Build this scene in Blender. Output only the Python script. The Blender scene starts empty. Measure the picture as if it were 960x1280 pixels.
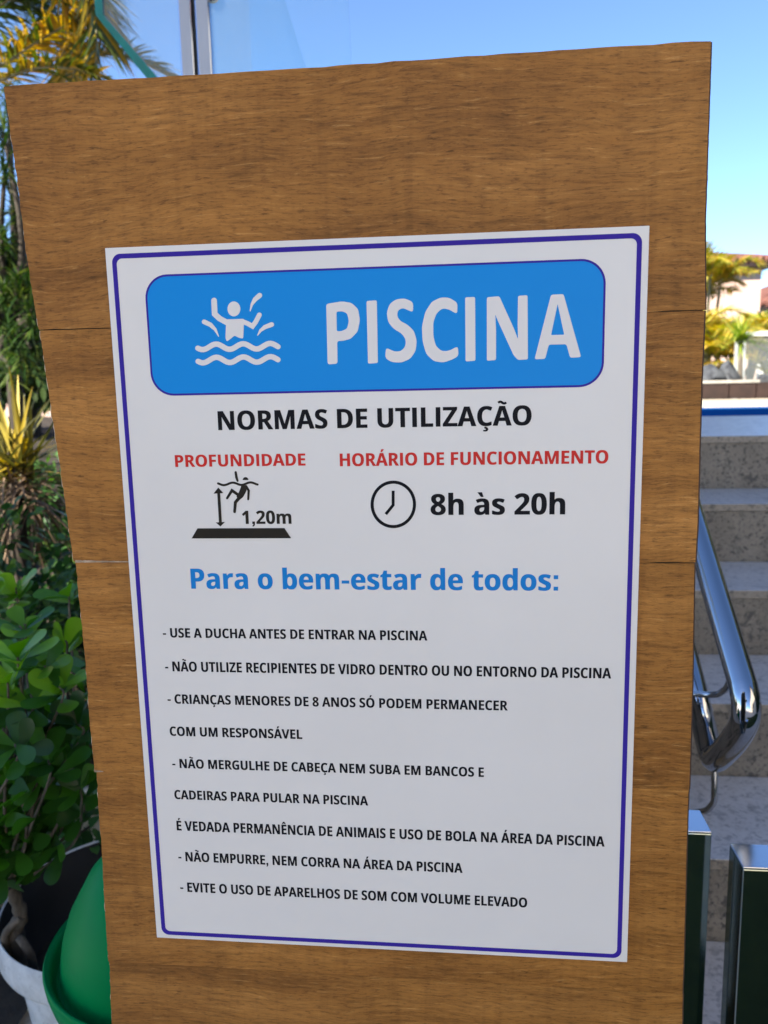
import bpy, bmesh, math, random
from mathutils import Vector, Matrix, Euler
R = math.radians
rnd = random.Random(7)
scn = bpy.context.scene
col = scn.collection

# ---------------------------------------------------------------- camera
CAM = Vector((0.0, 0.0, 1.3885))
CR = ((0.99449085, 0.10251134, -0.02189475),      # rows: camera right, down, forward in world axes
      (-0.00489898, -0.16319153, -0.98658224),
      (-0.1047089, 0.98125427, -0.16179029))
FPX = 1000.0
cd = bpy.data.cameras.new('camera')
cam = bpy.data.objects.new('camera', cd)
col.objects.link(cam)
m = Matrix(((CR[0][0], -CR[1][0], -CR[2][0], CAM.x),
            (CR[0][1], -CR[1][1], -CR[2][1], CAM.y),
            (CR[0][2], -CR[1][2], -CR[2][2], CAM.z),
            (0, 0, 0, 1)))
cam.matrix_world = m
cd.sensor_fit = 'VERTICAL'
cd.sensor_height = 36
cd.sensor_width = 27
cd.lens = FPX / 1280 * 36
cd.clip_start = 0.02
cd.clip_end = 1500
cd.dof.use_dof = True
cd.dof.focus_distance = 0.66
cd.dof.aperture_fstop = 10.0
scn.camera = cam

# ---------------------------------------------------------------- light
SUN_EL, SUN_AZ = R(38), R(222)          # low sun behind the photographer, to the left
to_sun = Vector((math.sin(SUN_AZ) * math.cos(SUN_EL), math.cos(SUN_AZ) * math.cos(SUN_EL), math.sin(SUN_EL)))
w = bpy.data.worlds.new('World')
scn.world = w
w.use_nodes = True
nt = w.node_tree
bg = nt.nodes['Background']
sky = nt.nodes.new('ShaderNodeTexSky')
sky.sky_type = 'NISHITA'
sky.sun_disc = False
sky.sun_elevation = SUN_EL
sky.sun_rotation = SUN_AZ
sky.air_density = 0.7
sky.dust_density = 0.1
sky.ozone_density = 5.0
nt.links.new(sky.outputs[0], bg.inputs[0])
bg.inputs[1].default_value = 0.10
sd = bpy.data.lights.new('sun', 'SUN')
sd.energy = 5.0
sd.angle = R(0.5)
sd.color = (1.0, 0.93, 0.82)
so = bpy.data.objects.new('sun', sd)
col.objects.link(so)
so.rotation_euler = to_sun.to_track_quat('Z', 'Y').to_euler()
vs = scn.view_settings
vs.view_transform = 'Standard'
vs.look = 'None'
vs.gamma = 1
vs.use_curve_mapping = False
vs.exposure = 1.74
scn.cycles.max_bounces = 10
scn.cycles.transparent_max_bounces = 24
scn.cycles.caustics_reflective = False
scn.cycles.caustics_refractive = False


# ---------------------------------------------------------------- helpers
def P(px, py, Y):
    """the point at depth Y that the photograph shows at pixel (px, py)"""
    a, b = (px - 480) / FPX, (py - 640) / FPX
    v = Vector([CR[0][i] * a + CR[1][i] * b + CR[2][i] for i in range(3)])
    return CAM + v * (Y / v.y)


def tag(o, label=None, cat=None, group=None, kind=None):
    if label: o['label'] = label
    if cat: o['category'] = cat
    if group: o['group'] = group
    if kind: o['kind'] = kind
    return o


def empty(name, loc, label, cat, group=None):
    o = bpy.data.objects.new(name, None)
    o.empty_display_size = 0.1
    col.objects.link(o)
    o.location = loc
    return tag(o, label, cat, group)


class MB:
    """collects geometry in world coordinates"""
    def __init__(s):
        s.v, s.f, s.t, s.m, s.sm = [], [], [], [], []

    def face(s, idx, tint=0.5, mat=0, smooth=False):
        s.f.append(idx); s.t.append(tint); s.m.append(mat); s.sm.append(smooth)

    def poly(s, pts, tint=0.5, mat=0, smooth=False):
        b = len(s.v)
        s.v += [Vector(p) for p in pts]
        s.face(tuple(range(b, b + len(pts))), tint, mat, smooth)

    def box(s, x0, x1, y0, y1, z0, z1, mat=0, tint=0.5):
        b = len(s.v)
        s.v += [Vector(p) for p in ((x0, y0, z0), (x1, y0, z0), (x1, y1, z0), (x0, y1, z0),
                                    (x0, y0, z1), (x1, y0, z1), (x1, y1, z1), (x0, y1, z1))]
        for q in ((0, 3, 2, 1), (4, 5, 6, 7), (0, 1, 5, 4), (1, 2, 6, 5), (2, 3, 7, 6), (3, 0, 4, 7)):
            s.face(tuple(b + i for i in q), tint, mat)

    def prism_y(s, pts, y0, y1, mat=0):
        """polygon in (x, z), counter-clockwise seen from -Y, extruded from y0 (front) to y1"""
        b = len(s.v); n = len(pts)
        s.v += [Vector((x, y0, z)) for x, z in pts] + [Vector((x, y1, z)) for x, z in pts]
        s.face(tuple(b + i for i in range(n)), 0.5, mat)
        s.face(tuple(b + n + i for i in reversed(range(n))), 0.5, mat)
        for i in range(n):
            j = (i + 1) % n
            s.face((b + j, b + i, b + n + i, b + n + j), 0.5, mat)

    def tube(s, pts, rad, n=10, mat=0, tint=0.5, cap=True):
        pts = [Vector(p) for p in pts]
        if not hasattr(rad, '__len__'): rad = [rad] * len(pts)
        b = len(s.v)
        nrm = None
        for i, p in enumerate(pts):
            d = (pts[min(i + 1, len(pts) - 1)] - pts[max(i - 1, 0)])
            d = d.normalized() if d.length > 1e-9 else Vector((0, 0, 1))
            if nrm is None:
                nrm = d.orthogonal().normalized()
            else:
                nrm = nrm - d * nrm.dot(d)
                nrm = nrm.normalized() if nrm.length > 1e-6 else d.orthogonal().normalized()
            bi = d.cross(nrm)
            for k in range(n):
                a = 2 * math.pi * k / n
                s.v.append(p + (nrm * math.cos(a) + bi * math.sin(a)) * rad[i])
        for i in range(len(pts) - 1):
            for k in range(n):
                k2 = (k + 1) % n
                s.face((b + i * n + k, b + i * n + k2, b + (i + 1) * n + k2, b + (i + 1) * n + k), tint, mat, True)
        if cap:
            s.face(tuple(b + k for k in reversed(range(n))), tint, mat)
            e = b + (len(pts) - 1) * n
            s.face(tuple(e + k for k in range(n)), tint, mat)

    def lathe(s, prof, c, n=48, mat=0, smooth=True, flute=0, depth=0):
        b = len(s.v)
        for r, z in prof:
            for k in range(n):
                a = 2 * math.pi * k / n
                rr = r * (1 + (depth * math.cos(flute * a) if flute else 0))
                s.v.append(Vector((c[0] + rr * math.cos(a), c[1] + rr * math.sin(a), c[2] + z)))
        for i in range(len(prof) - 1):
            for k in range(n):
                k2 = (k + 1) % n
                s.face((b + i * n + k, b + i * n + k2, b + (i + 1) * n + k2, b + (i + 1) * n + k), 0.5, mat, smooth)

    def leaf(s, base, d, up, L, W, shape='strap', droop=0.3, fold=0.2, seg=4, tint=0.5, mat=0, twist=0.0):
        d = Vector(d).normalized()
        side = d.cross(Vector(up))
        if side.length < 1e-4: side = d.orthogonal()
        side.normalize()
        n = side.cross(d).normalized()
        if twist:
            q = Matrix.Rotation(twist, 3, d)
            side = q @ side; n = q @ n
        b = len(s.v)
        for i in range(seg + 1):
            t = i / seg
            if shape == 'obovate': t = 1 - (1 - t) ** 1.7
            if shape == 'strap': wd = W * min(1, 0.45 + t * 3) * max(0.02, 1 - t) ** 0.6
            elif shape == 'obovate': wd = W * (0.07 + 0.93 * t ** 1.15) * max(0.0, 1 - t ** 4.5) ** 0.55 * 1.22 + 0.0002
            else: wd = W * math.sin(math.pi * min(0.98, 0.06 + t * 0.92)) ** 0.8
            p = Vector(base) + d * (L * t) + Vector((0, 0, -1)) * (droop * L * t * t)
            s.v += [p - side * wd + n * (wd * fold), p, p + side * wd + n * (wd * fold)]
        for i in range(seg):
            q = b + i * 3
            s.face((q, q + 1, q + 4, q + 3), tint, mat, True)
            s.face((q + 1, q + 2, q + 5, q + 4), tint, mat, True)

    def build(s, name, mats, parent=None, loc=None, bevel=0):
        me = bpy.data.meshes.new(name)
        o = bpy.data.objects.new(name, me)
        col.objects.link(o)
        off = Vector(loc) if loc is not None else (parent_world(parent) if parent else Vector((0, 0, 0)))
        me.from_pydata([tuple(p - off) for p in s.v], [], s.f)
        if parent: o.parent = parent
        elif loc is not None: o.location = loc
        if parent and loc is not None:
            o.location = Vector(loc) - parent_world(parent)
        if not isinstance(mats, (list, tuple)): mats = [mats]
        for mt in mats: me.materials.append(mt)
        me.polygons.foreach_set('material_index', s.m)
        me.polygons.foreach_set('use_smooth', s.sm)
        at = me.attributes.new('tint', 'FLOAT', 'FACE')
        at.data.foreach_set('value', s.t)
        me.update()
        if bevel:
            b = o.modifiers.new('bevel', 'BEVEL')
            b.width = bevel; b.segments = 2; b.limit_method = 'ANGLE'
        return o


def parent_world(o):
    p = Vector((0, 0, 0))
    while o:
        p += o.location
        o = o.parent
    return p


def rv(a=1.0):
    return Vector((rnd.uniform(-a, a), rnd.uniform(-a, a), rnd.uniform(-a, a)))


def spline(pts, n=24):
    """Catmull-Rom through the points"""
    pts = [Vector(p) for p in pts]
    if len(pts) == 2: return [pts[0].lerp(pts[1], i / n) for i in range(n + 1)]
    q = [pts[0] * 2 - pts[1]] + pts + [pts[-1] * 2 - pts[-2]]
    out = []
    segs = len(pts) - 1
    per = max(2, n // segs)
    for i in range(segs):
        p0, p1, p2, p3 = q[i:i + 4]
        for k in range(per):
            t = k / per
            out.append(0.5 * ((2 * p1) + (p2 - p0) * t + (2 * p0 - 5 * p1 + 4 * p2 - p3) * t * t + (3 * p1 - p0 - 3 * p2 + p3) * t ** 3))
    out.append(pts[-1])
    return out


# ---------------------------------------------------------------- materials
class N:
    def __init__(s, name):
        s.mat = bpy.data.materials.new(name)
        s.mat.use_nodes = True
        s.t = s.mat.node_tree
        s.b = s.t.nodes['Principled BSDF']
        s.out = s.t.nodes['Material Output']

    def n(s, typ, **kw):
        x = s.t.nodes.new('ShaderNode' + typ)
        for k, v in kw.items():
            if k.startswith('i_'): x.inputs[k[2:].replace('_', ' ')].default_value = v
            else: setattr(x, k, v)
        return x

    def l(s, a, b): s.t.links.new(a, b)

    def coords(s, scale=(1, 1, 1), kind='Object', rot=(0, 0, 0), offset=None):
        tc = s.n('TexCoord'); mp = s.n('Mapping')
        mp.inputs['Scale'].default_value = scale
        mp.inputs['Rotation'].default_value = rot
        s.l(tc.outputs[kind], mp.inputs[0])
        if offset is not None: s.l(offset, mp.inputs['Location'])
        return mp.outputs[0]

    def noise(s, vec, scale, detail=4, rough=0.55, dist=0.0):
        x = s.n('TexNoise')
        x.inputs['Scale'].default_value = scale
        x.inputs['Detail'].default_value = detail
        x.inputs['Roughness'].default_value = rough
        x.inputs['Distortion'].default_value = dist
        s.l(vec, x.inputs['Vector'])
        return x.outputs['Fac']

    def ramp(s, fac, stops):
        x = s.n('ValToRGB')
        e = x.color_ramp.elements
        while len(e) < len(stops): e.new(0.5)
        for i, (p, c) in enumerate(stops):
            e[i].position = p
            e[i].color = (c, c, c, 1) if not hasattr(c, '__len__') else (*c, 1)
        s.l(fac, x.inputs[0])
        return x.outputs[0]

    def mix(s, fac, a, b, mode='MIX'):
        x = s.n('Mix', data_type='RGBA', blend_type=mode)
        for sock, v in ((x.inputs[0], fac), (x.inputs[6], a), (x.inputs[7], b)):
            if isinstance(v, bpy.types.NodeSocket): s.l(v, sock)
            elif hasattr(v, '__len__'): sock.default_value = (*v, 1)
            else: sock.default_value = v
        return x.outputs[2]

    def bump(s, h, strength, dist=0.002):
        x = s.n('Bump')
        x.inputs['Strength'].default_value = strength
        x.inputs['Distance'].default_value = dist
        s.l(h, x.inputs['Height'])
        s.l(x.outputs[0], s.b.inputs['Normal'])

    def set(s, color=None, rough=None, metal=None, spec=None):
        for k, v in (('Base Color', color), ('Roughness', rough), ('Metallic', metal), ('Specular IOR Level', spec)):
            if v is None: continue
            if isinstance(v, bpy.types.NodeSocket): s.l(v, s.b.inputs[k])
            else: s.b.inputs[k].default_value = (*v, 1) if hasattr(v, '__len__') else v
        return s


def mat_plain(name, c, rough=0.6, metal=0, var=0.12, scale=12, bump=0.0, spec=0.5):
    a = N(name)
    v = a.coords()
    f = a.noise(v, scale, 5)
    a.set(a.ramp(f, [(0.3, tuple(x * (1 - var) for x in c)), (0.7, tuple(min(1, x * (1 + var)) for x in c))]), rough, metal, spec)
    if bump: a.bump(f, bump, 0.004)
    return a.mat


def mat_leaf(name, stops, rough=0.4, trans=0.35, spec=0.4):
    a = N(name)
    at = a.n('Attribute', attribute_name='tint', attribute_type='GEOMETRY')
    c = a.ramp(at.outputs['Fac'], stops)
    f = a.noise(a.coords(), 30, 3)
    c = a.mix(0.35, c, a.ramp(f, [(0.3, 0.55), (0.7, 1.0)]), 'MULTIPLY')
    a.set(c, rough, 0, spec)
    tr = a.n('BsdfTranslucent')
    br = a.n('HueSaturation')
    br.inputs['Saturation'].default_value = 1.15
    br.inputs['Value'].default_value = 1.5
    a.l(c, br.inputs['Color'])
    a.l(br.outputs[0], tr.inputs['Color'])
    mx = a.n('MixShader')
    mx.inputs[0].default_value = trans
    a.l(a.b.outputs[0], mx.inputs[1]); a.l(tr.outputs[0], mx.inputs[2])
    a.l(mx.outputs[0], a.out.inputs['Surface'])
    return a.mat


def mat_wood_laminate():
    a = N('wood_laminate')
    info = a.n('ObjectInfo')
    off = a.n('CombineXYZ')
    mul = a.n('Math', operation='MULTIPLY'); mul.inputs[1].default_value = 13.7
    a.l(info.outputs['Random'], mul.inputs[0])
    a.l(mul.outputs[0], off.inputs[0]); a.l(mul.outputs[0], off.inputs[2])
    # gentle waviness of the grain
    base = a.coords((1, 1, 1), offset=off.outputs[0])
    warp = a.n('TexNoise'); warp.inputs['Scale'].default_value = 5; warp.inputs['Detail'].default_value = 3
    a.l(base, warp.inputs['Vector'])
    sub = a.n('VectorMath', operation='SUBTRACT'); sub.inputs[1].default_value = (0.5, 0.5, 0.5)
    a.l(warp.outputs['Color'], sub.inputs[0])
    sc = a.n('VectorMath', operation='MULTIPLY'); sc.inputs[1].default_value = (0.0, 0, 0.035)
    a.l(sub.outputs[0], sc.inputs[0])
    add = a.n('VectorMath', operation='ADD')
    a.l(base, add.inputs[0]); a.l(sc.outputs[0], add.inputs[1])

    def stretch(x, z):
        mp = a.n('Mapping'); mp.inputs['Scale'].default_value = (x, 1, z)
        a.l(add.outputs[0], mp.inputs[0])
        return mp.outputs[0]
    fine = a.noise(stretch(34, 430), 1.0, 6, 0.72, 0.4)            # hair-fine grain lines
    mid = a.noise(stretch(19, 150), 1.0, 6, 0.68, 0.5)
    broad = a.noise(stretch(2.4, 22), 1.0, 4, 0.55)
    blotch = a.noise(stretch(7, 9), 1.0, 5, 0.6)
    pores = a.noise(stretch(110, 600), 1.0, 3, 0.75)
    check = a.noise(stretch(60, 330), 1.0, 3, 0.6, 0.3)      # short dark checks
    c = a.ramp(broad, [(0.28, (0.27, 0.112, 0.022)), (0.5, (0.43, 0.186, 0.038)), (0.7, (0.56, 0.256, 0.060))])
    c = a.mix(0.75, c, a.ramp(mid, [(0.34, 0.72), (0.52, 0.96), (0.7, 1.0)]), 'MULTIPLY')
    c = a.mix(0.85, c, a.ramp(fine, [(0.34, 0.50), (0.5, 0.92), (0.66, 1.0)]), 'MULTIPLY')
    c = a.mix(0.65, c, a.ramp(blotch, [(0.3, (0.62, 0.58, 0.55)), (0.6, (1, 1, 1))]), 'MULTIPLY')
    c = a.mix(0.6, c, a.ramp(pores, [(0.34, 0.35), (0.48, 1.0)]), 'MULTIPLY')
    c = a.mix(0.8, c, a.ramp(check, [(0.29, 0.4), (0.36, 1.0)]), 'MULTIPLY')
    # pale dusty flecks riding the ridges
    c = a.mix(a.ramp(fine, [(0.58, 0.0), (0.74, 0.55)]), c, (0.74, 0.42, 0.14))
    # vertical saw marks, faint
    saw = a.noise(stretch(90, 7), 1.0, 3, 0.6)
    c = a.mix(0.25, c, a.ramp(saw, [(0.32, 0.5), (0.5, 1.0)]), 'MULTIPLY')
    # each sheet has a tone of its own
    hs = a.n('HueSaturation')
    tone = a.n('MapRange'); tone.inputs['To Min'].default_value = 0.9; tone.inputs['To Max'].default_value = 1.1
    a.l(info.outputs['Random'], tone.inputs[0]); a.l(tone.outputs[0], hs.inputs['Value'])
    a.l(c, hs.inputs['Color'])
    a.set(hs.outputs[0], 0.5, 0, 0.2)
    hh = a.mix(0.5, fine, check)
    a.bump(hh, 0.35, 0.0015)
    return a.mat


def mat_granite(name, base, dark, light, rough, scale=60):
    a = N(name)
    v = a.coords()
    big = a.noise(v, 9, 5, 0.6)
    sp = a.noise(v, scale, 4, 0.7)
    vo = a.n('TexVoronoi'); vo.inputs['Scale'].default_value = scale * 1.6
    a.l(v, vo.inputs['Vector'])
    c = a.mix(a.ramp(big, [(0.35, 0.0), (0.7, 1.0)]), base, light)
    c = a.mix(a.ramp(sp, [(0.36, 1.0), (0.47, 0.0)]), c, dark)
    blot = a.noise(v, 22, 3, 0.6, 0.6)
    c = a.mix(a.ramp(blot, [(0.33, 0.85), (0.42, 0.0)]), c, dark)
    c = a.mix(0.3, c, a.ramp(vo.outputs['Distance'], [(0.2, 0.35), (0.6, 0.65)]), 'OVERLAY')
    hs = a.n('HueSaturation'); hs.inputs['Saturation'].default_value = 1.0
    a.l(c, hs.inputs['Color'])
    a.set(hs.outputs[0], rough, 0, 0.5)
    return a.mat


def mat_glass(name, tint=(0.93, 0.98, 0.98), haze=0.0):
    a = N(name)
    tr = a.n('BsdfTransparent'); tr.inputs[0].default_value = (*tint, 1)
    gl = a.n('BsdfGlossy'); gl.inputs['Roughness'].default_value = 0.01
    fr = a.n('Fresnel'); fr.inputs['IOR'].default_value = 1.5
    mx = a.n('MixShader')
    a.l(fr.outputs[0], mx.inputs[0]); a.l(tr.outputs[0], mx.inputs[1]); a.l(gl.outputs[0], mx.inputs[2])
    last = mx.outputs[0]
    if haze:
        df = a.n('BsdfDiffuse'); df.inputs[0].default_value = (0.8, 0.85, 0.85, 1)
        f = a.noise(a.coords(), 3, 4)
        mr = a.n('MapRange'); mr.inputs['To Min'].default_value = haze * 0.6; mr.inputs['To Max'].default_value = haze * 1.4
        a.l(f, mr.inputs[0])
        m2 = a.n('MixShader')
        a.l(mr.outputs[0], m2.inputs[0]); a.l(last, m2.inputs[1]); a.l(df.outputs[0], m2.inputs[2])
        last = m2.outputs[0]
    a.l(last, a.out.inputs['Surface'])
    return a.mat


def mat_soil():
    a = N('soil')
    v = a.coords()
    f = a.noise(v, 14, 8, 0.7)
    a.set(a.ramp(f, [(0.3, (0.012, 0.009, 0.006)), (0.6, (0.045, 0.032, 0.02)), (0.8, (0.09, 0.066, 0.04))]), 0.95)
    a.bump(f, 0.9, 0.03)
    return a.mat


def mat_water():
    a = N('pool_water')
    v = a.coords((1, 2.2, 1))
    a.set((0.010, 0.085, 0.27), 0.25, 0, 0.0)
    f = a.noise(v, 7, 4, 0.5)
    a.bump(f, 0.6, 0.02)
    return a.mat


def mat_print(name, c, rough=0.4):
    a = N(name)
    a.set(c, rough, 0, 0.15)
    return a.mat


def mat_plate():
    a = N('white_sign_board')
    v = a.coords()
    f = a.noise(v, 7, 4)
    c = a.ramp(f, [(0.3, (0.765, 0.735, 0.67)), (0.7, (0.80, 0.77, 0.705))])
    a.set(c, 0.36, 0, 0.45)
    return a.mat


def mat_pot_stone():
    a = N('stained_white_stone')
    v = a.coords()
    f = a.noise(v, 7, 6, 0.65)
    g = a.noise(v, 60, 5, 0.7)
    c = a.ramp(f, [(0.3, (0.34, 0.33, 0.30)), (0.5, (0.62, 0.61, 0.57)), (0.75, (0.72, 0.71, 0.68))])
    c = a.mix(a.ramp(g, [(0.3, 0.7), (0.42, 0.0)]), c, (0.22, 0.21, 0.19))
    a.set(c, 0.8)
    a.bump(g, 0.4, 0.003)
    return a.mat


def mat_wall(name, c, stain=(0.5, 0.45, 0.4)):
    a = N(name)
    v = a.coords()
    f = a.noise(v, 1.3, 6, 0.65)
    g = a.noise(v, 40, 4, 0.6)
    cc = a.mix(a.ramp(f, [(0.35, 0.25), (0.65, 0.0)]), c, tuple(x * y for x, y in zip(c, stain)))
    a.set(cc, 0.9, 0, 0.2)
    a.bump(g, 0.25, 0.004)
    return a.mat


def mat_roof():
    a = N('clay_roof_tiles')
    v = a.coords()
    f = a.noise(v, 2.2, 5, 0.7)
    g = a.noise(v, 16, 4, 0.7)
    c = a.ramp(f, [(0.3, (0.09, 0.038, 0.027)), (0.55, (0.21, 0.08, 0.055)), (0.8, (0.30, 0.16, 0.11))])
    c = a.mix(0.5, c, a.ramp(g, [(0.35, 0.45), (0.6, 1.0)]), 'MULTIPLY')
    a.set(c, 0.85)
    return a.mat


def mat_lawn():
    a = N('lawn')
    v = a.coords()
    f = a.noise(v, 3.0, 6, 0.7)
    g = a.noise(v, 120, 3, 0.7)
    c = a.ramp(f, [(0.3, (0.020, 0.040, 0.012)), (0.7, (0.050, 0.085, 0.024))])
    c = a.mix(0.7, c, a.ramp(g, [(0.3, 0.35), (0.6, 1.0)]), 'MULTIPLY')
    a.set(c, 0.9, 0, 0.2)
    a.bump(g, 0.8, 0.02)
    return a.mat


def mat_bark(name, c1, c2, scale=24):
    a = N(name)
    v = a.coords((1, 1, 0.35))
    f = a.noise(v, scale, 6, 0.7)
    a.set(a.ramp(f, [(0.32, c1), (0.68, c2)]), 0.9, 0, 0.2)
    a.bump(f, 0.7, 0.006)
    return a.mat


def mat_steel(name, c, rough, var=0.06):
    a = N(name)
    f = a.noise(a.coords(), 6, 5, 0.6)
    r = a.n('MapRange'); r.inputs['To Min'].default_value = rough; r.inputs['To Max'].default_value = rough + var
    a.l(f, r.inputs[0])
    a.set(c, r.outputs[0], 1.0)
    return a.mat


M = dict(
    wood=mat_wood_laminate(),
    fray=mat_plain('frayed_paper_backing', (0.62, 0.50, 0.34), 0.9, var=0.3, scale=60),
    shaded_edge=mat_plain('shaded_board_edge', (0.07, 0.04, 0.025), 0.8),  # dark strip painting the shaded right side of the board
    worn=mat_plain('worn_joint_paper', (0.40, 0.30, 0.20), 0.9, var=0.5, scale=140),
    core=mat_plain('raw_board', (0.10, 0.065, 0.04), 0.85, var=0.2, scale=40),
    plate=mat_plate(),
    navy=mat_print('navy_print', (0.045, 0.026, 0.30)),
    blue=mat_print('blue_print', (0.005, 0.265, 0.70)),
    textblue=mat_print('light_blue_print', (0.008, 0.215, 0.58)),
    red=mat_print('red_print', (0.62, 0.028, 0.02)),
    black=mat_print('black_print', (0.012, 0.012, 0.014)),
    brownblack=mat_print('warm_black_print', (0.022, 0.018, 0.012)),
    white=mat_print('white_print', (0.80, 0.765, 0.71)),
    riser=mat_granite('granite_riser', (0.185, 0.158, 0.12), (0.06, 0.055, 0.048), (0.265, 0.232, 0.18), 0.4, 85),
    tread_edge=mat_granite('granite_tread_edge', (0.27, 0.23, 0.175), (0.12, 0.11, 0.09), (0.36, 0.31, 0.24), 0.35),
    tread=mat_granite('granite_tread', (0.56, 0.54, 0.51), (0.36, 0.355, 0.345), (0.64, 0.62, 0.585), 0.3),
    deck=mat_granite('pale_stone_deck', (0.56, 0.56, 0.55), (0.36, 0.37, 0.38), (0.66, 0.66, 0.65), 0.35, 40),
    coping=mat_plain('cream_stone_coping', (0.46, 0.39, 0.29), 0.75, var=0.1),
    basin=mat_plain('blue_pool_tile', (0.02, 0.10, 0.28), 0.3, scale=20),
    water=mat_water(),
    soil=mat_soil(), lawn=mat_lawn(), paving=mat_granite('pale_paving', (0.64, 0.58, 0.50), (0.5, 0.45, 0.38), (0.72, 0.66, 0.57), 0.7, 30),
    cap_steel=mat_steel('brushed_steel_cap', (0.66, 0.67, 0.70), 0.12),
    blue_steel=mat_steel('chrome_post', (0.36, 0.42, 0.55), 0.03),
    steel=mat_steel('polished_stainless', (0.46, 0.47, 0.49), 0.04),
    brushed=mat_steel('rod_stainless', (0.55, 0.55, 0.55), 0.22),
    post=mat_steel('dark_mirror_steel', (0.36, 0.42, 0.39), 0.035, 0.05),
    glass=mat_glass('clear_glass_sheen', haze=0.05), fence_glass=mat_glass('hazy_fence_glass', (0.92, 0.95, 0.93), 0.12), milky_glass=mat_glass('milky_glass', (0.9, 0.95, 0.93), 0.4),  # screen glass: haze paints a pale sheen; fence panes are hazy themselves
    glass_edge=mat_plain('glass_edge_teal', (0.0, 0.17, 0.155), 0.15, var=0.2),
    bin=mat_plain('green_plastic', (0.0002, 0.185, 0.045), 0.4, var=0.1, scale=5, spec=0.05),
    bin_in=mat_plain('dark_green_plastic', (0.003, 0.05, 0.02), 0.5),
    pot=mat_pot_stone(), shade_black=mat_plain('deep_shade_black', (0.010, 0.010, 0.010), 0.7, var=0.4),  # black standing for deep shade: pot inside and gap between chrome posts
    cream=mat_plain('cream_pot_render', (0.72, 0.66, 0.50), 0.85, var=0.18, scale=14),
    cream_wall=mat_wall('cream_render', (0.80, 0.69, 0.54)), pink=mat_wall('pink_render', (0.62, 0.43, 0.36)), white_wall=mat_wall('white_render', (0.75, 0.72, 0.66)),
    stone_wall=mat_granite('rough_stone_wall', (0.22, 0.20, 0.17), (0.07, 0.07, 0.06), (0.32, 0.29, 0.25), 0.85, 12),
    roof=mat_roof(), brown=mat_plain('dark_brown_timber', (0.028, 0.014, 0.010), 0.6, var=0.3, scale=18),
    rim=mat_plain('weathered_grey_timber', (0.33, 0.31, 0.27), 0.7, var=0.2, scale=20),
    rock=mat_granite('grey_rock', (0.030, 0.034, 0.040), (0.012, 0.012, 0.015), (0.08, 0.085, 0.09), 0.85, 14),
    pane=mat_plain('window_pane', (0.05, 0.06, 0.07), 0.08),
    frame_white=mat_plain('white_metal_frame', (0.72, 0.74, 0.70), 0.5),
    dark_inside=mat_plain('shaded_hedge_stems', (0.02, 0.022, 0.012), 0.95),
    bark=mat_bark('grey_brown_bark', (0.045, 0.036, 0.026), (0.20, 0.165, 0.125)),
    bark_dark=mat_bark('dark_bark', (0.02, 0.016, 0.012), (0.085, 0.07, 0.055)),
    palm_bark=mat_bark('palm_stem', (0.10, 0.10, 0.055), (0.27, 0.25, 0.16), 12),
    palm_leaf=mat_leaf('palm_leaflets', [(0.0, (0.030, 0.055, 0.012)), (0.4, (0.085, 0.115, 0.015)), (0.7, (0.46, 0.28, 0.02)), (1.0, (0.52, 0.29, 0.03))], 0.35, 0.3),
    gold_leaf=mat_leaf('golden_palm_leaflets', [(0.0, (0.10, 0.16, 0.02)), (0.35, (0.36, 0.37, 0.045)), (0.7, (0.62, 0.46, 0.07)), (1.0, (0.52, 0.29, 0.08))], 0.4, 0.3),
    lime_leaf=mat_leaf('lime_strap_leaves', [(0.0, (0.10, 0.20, 0.02)), (0.6, (0.34, 0.44, 0.05)), (1.0, (0.60, 0.55, 0.14))], 0.4, 0.3),
    rosette=mat_leaf('dracaena_leaves', [(0.0, (0.012, 0.035, 0.008)), (0.6, (0.045, 0.095, 0.018)), (1.0, (0.16, 0.20, 0.04))], 0.35, 0.25),
    cordy=mat_leaf('cordyline_leaves', [(0.0, (0.050, 0.060, 0.015)), (0.4, (0.14, 0.125, 0.03)), (0.75, (0.62, 0.43, 0.03)), (1.0, (0.80, 0.66, 0.20))], 0.4, 0.25),
    dry=mat_leaf('dry_leaves', [(0.0, (0.055, 0.035, 0.02)), (0.6, (0.17, 0.11, 0.065)), (1.0, (0.30, 0.21, 0.13))], 0.8, 0.1),
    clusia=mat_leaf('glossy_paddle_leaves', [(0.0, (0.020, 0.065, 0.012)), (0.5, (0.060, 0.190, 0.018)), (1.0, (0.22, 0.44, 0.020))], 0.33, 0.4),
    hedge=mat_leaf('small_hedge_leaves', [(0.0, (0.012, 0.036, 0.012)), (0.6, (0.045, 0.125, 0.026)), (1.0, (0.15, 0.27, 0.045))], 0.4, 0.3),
    tree=mat_leaf('tree_leaves', [(0.0, (0.012, 0.028, 0.010)), (0.6, (0.035, 0.070, 0.018)), (1.0, (0.09, 0.13, 0.03))], 0.45, 0.3),
)
for k in ('black', 'navy'):
    M[k].node_tree.nodes['Principled BSDF'].inputs['Roughness'].default_value = 0.5
    M[k].node_tree.nodes['Principled BSDF'].inputs['Specular IOR Level'].default_value = 0.06

# ================================================================ SETTING
TR = 0.17                                     # riser height; landing z = 0, pool level z = 1.19
YS = [2.661 - 0.316 * k for k in range(7)]    # nosing of tread k (k = 0 is the pool level)
DECK = TR * 7
SX0, SX1 = 0.29, 3.6

g = MB()
g.poly([(-300, -300, 0), (300, -300, 0), (300, 500, 0), (-300, 500, 0)])
tag(g.build('ground', M['paving']), kind='structure')

pv = MB()
pv.poly([(0.1, -1.0, 0.004), (3.6, -1.0, 0.004), (3.6, 0.766, 0.004), (0.1, 0.766, 0.004)])
tag(pv.build('mirror_grass', M['lawn']), kind='structure')  # dark green strip added out of view for the steel posts to mirror

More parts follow.
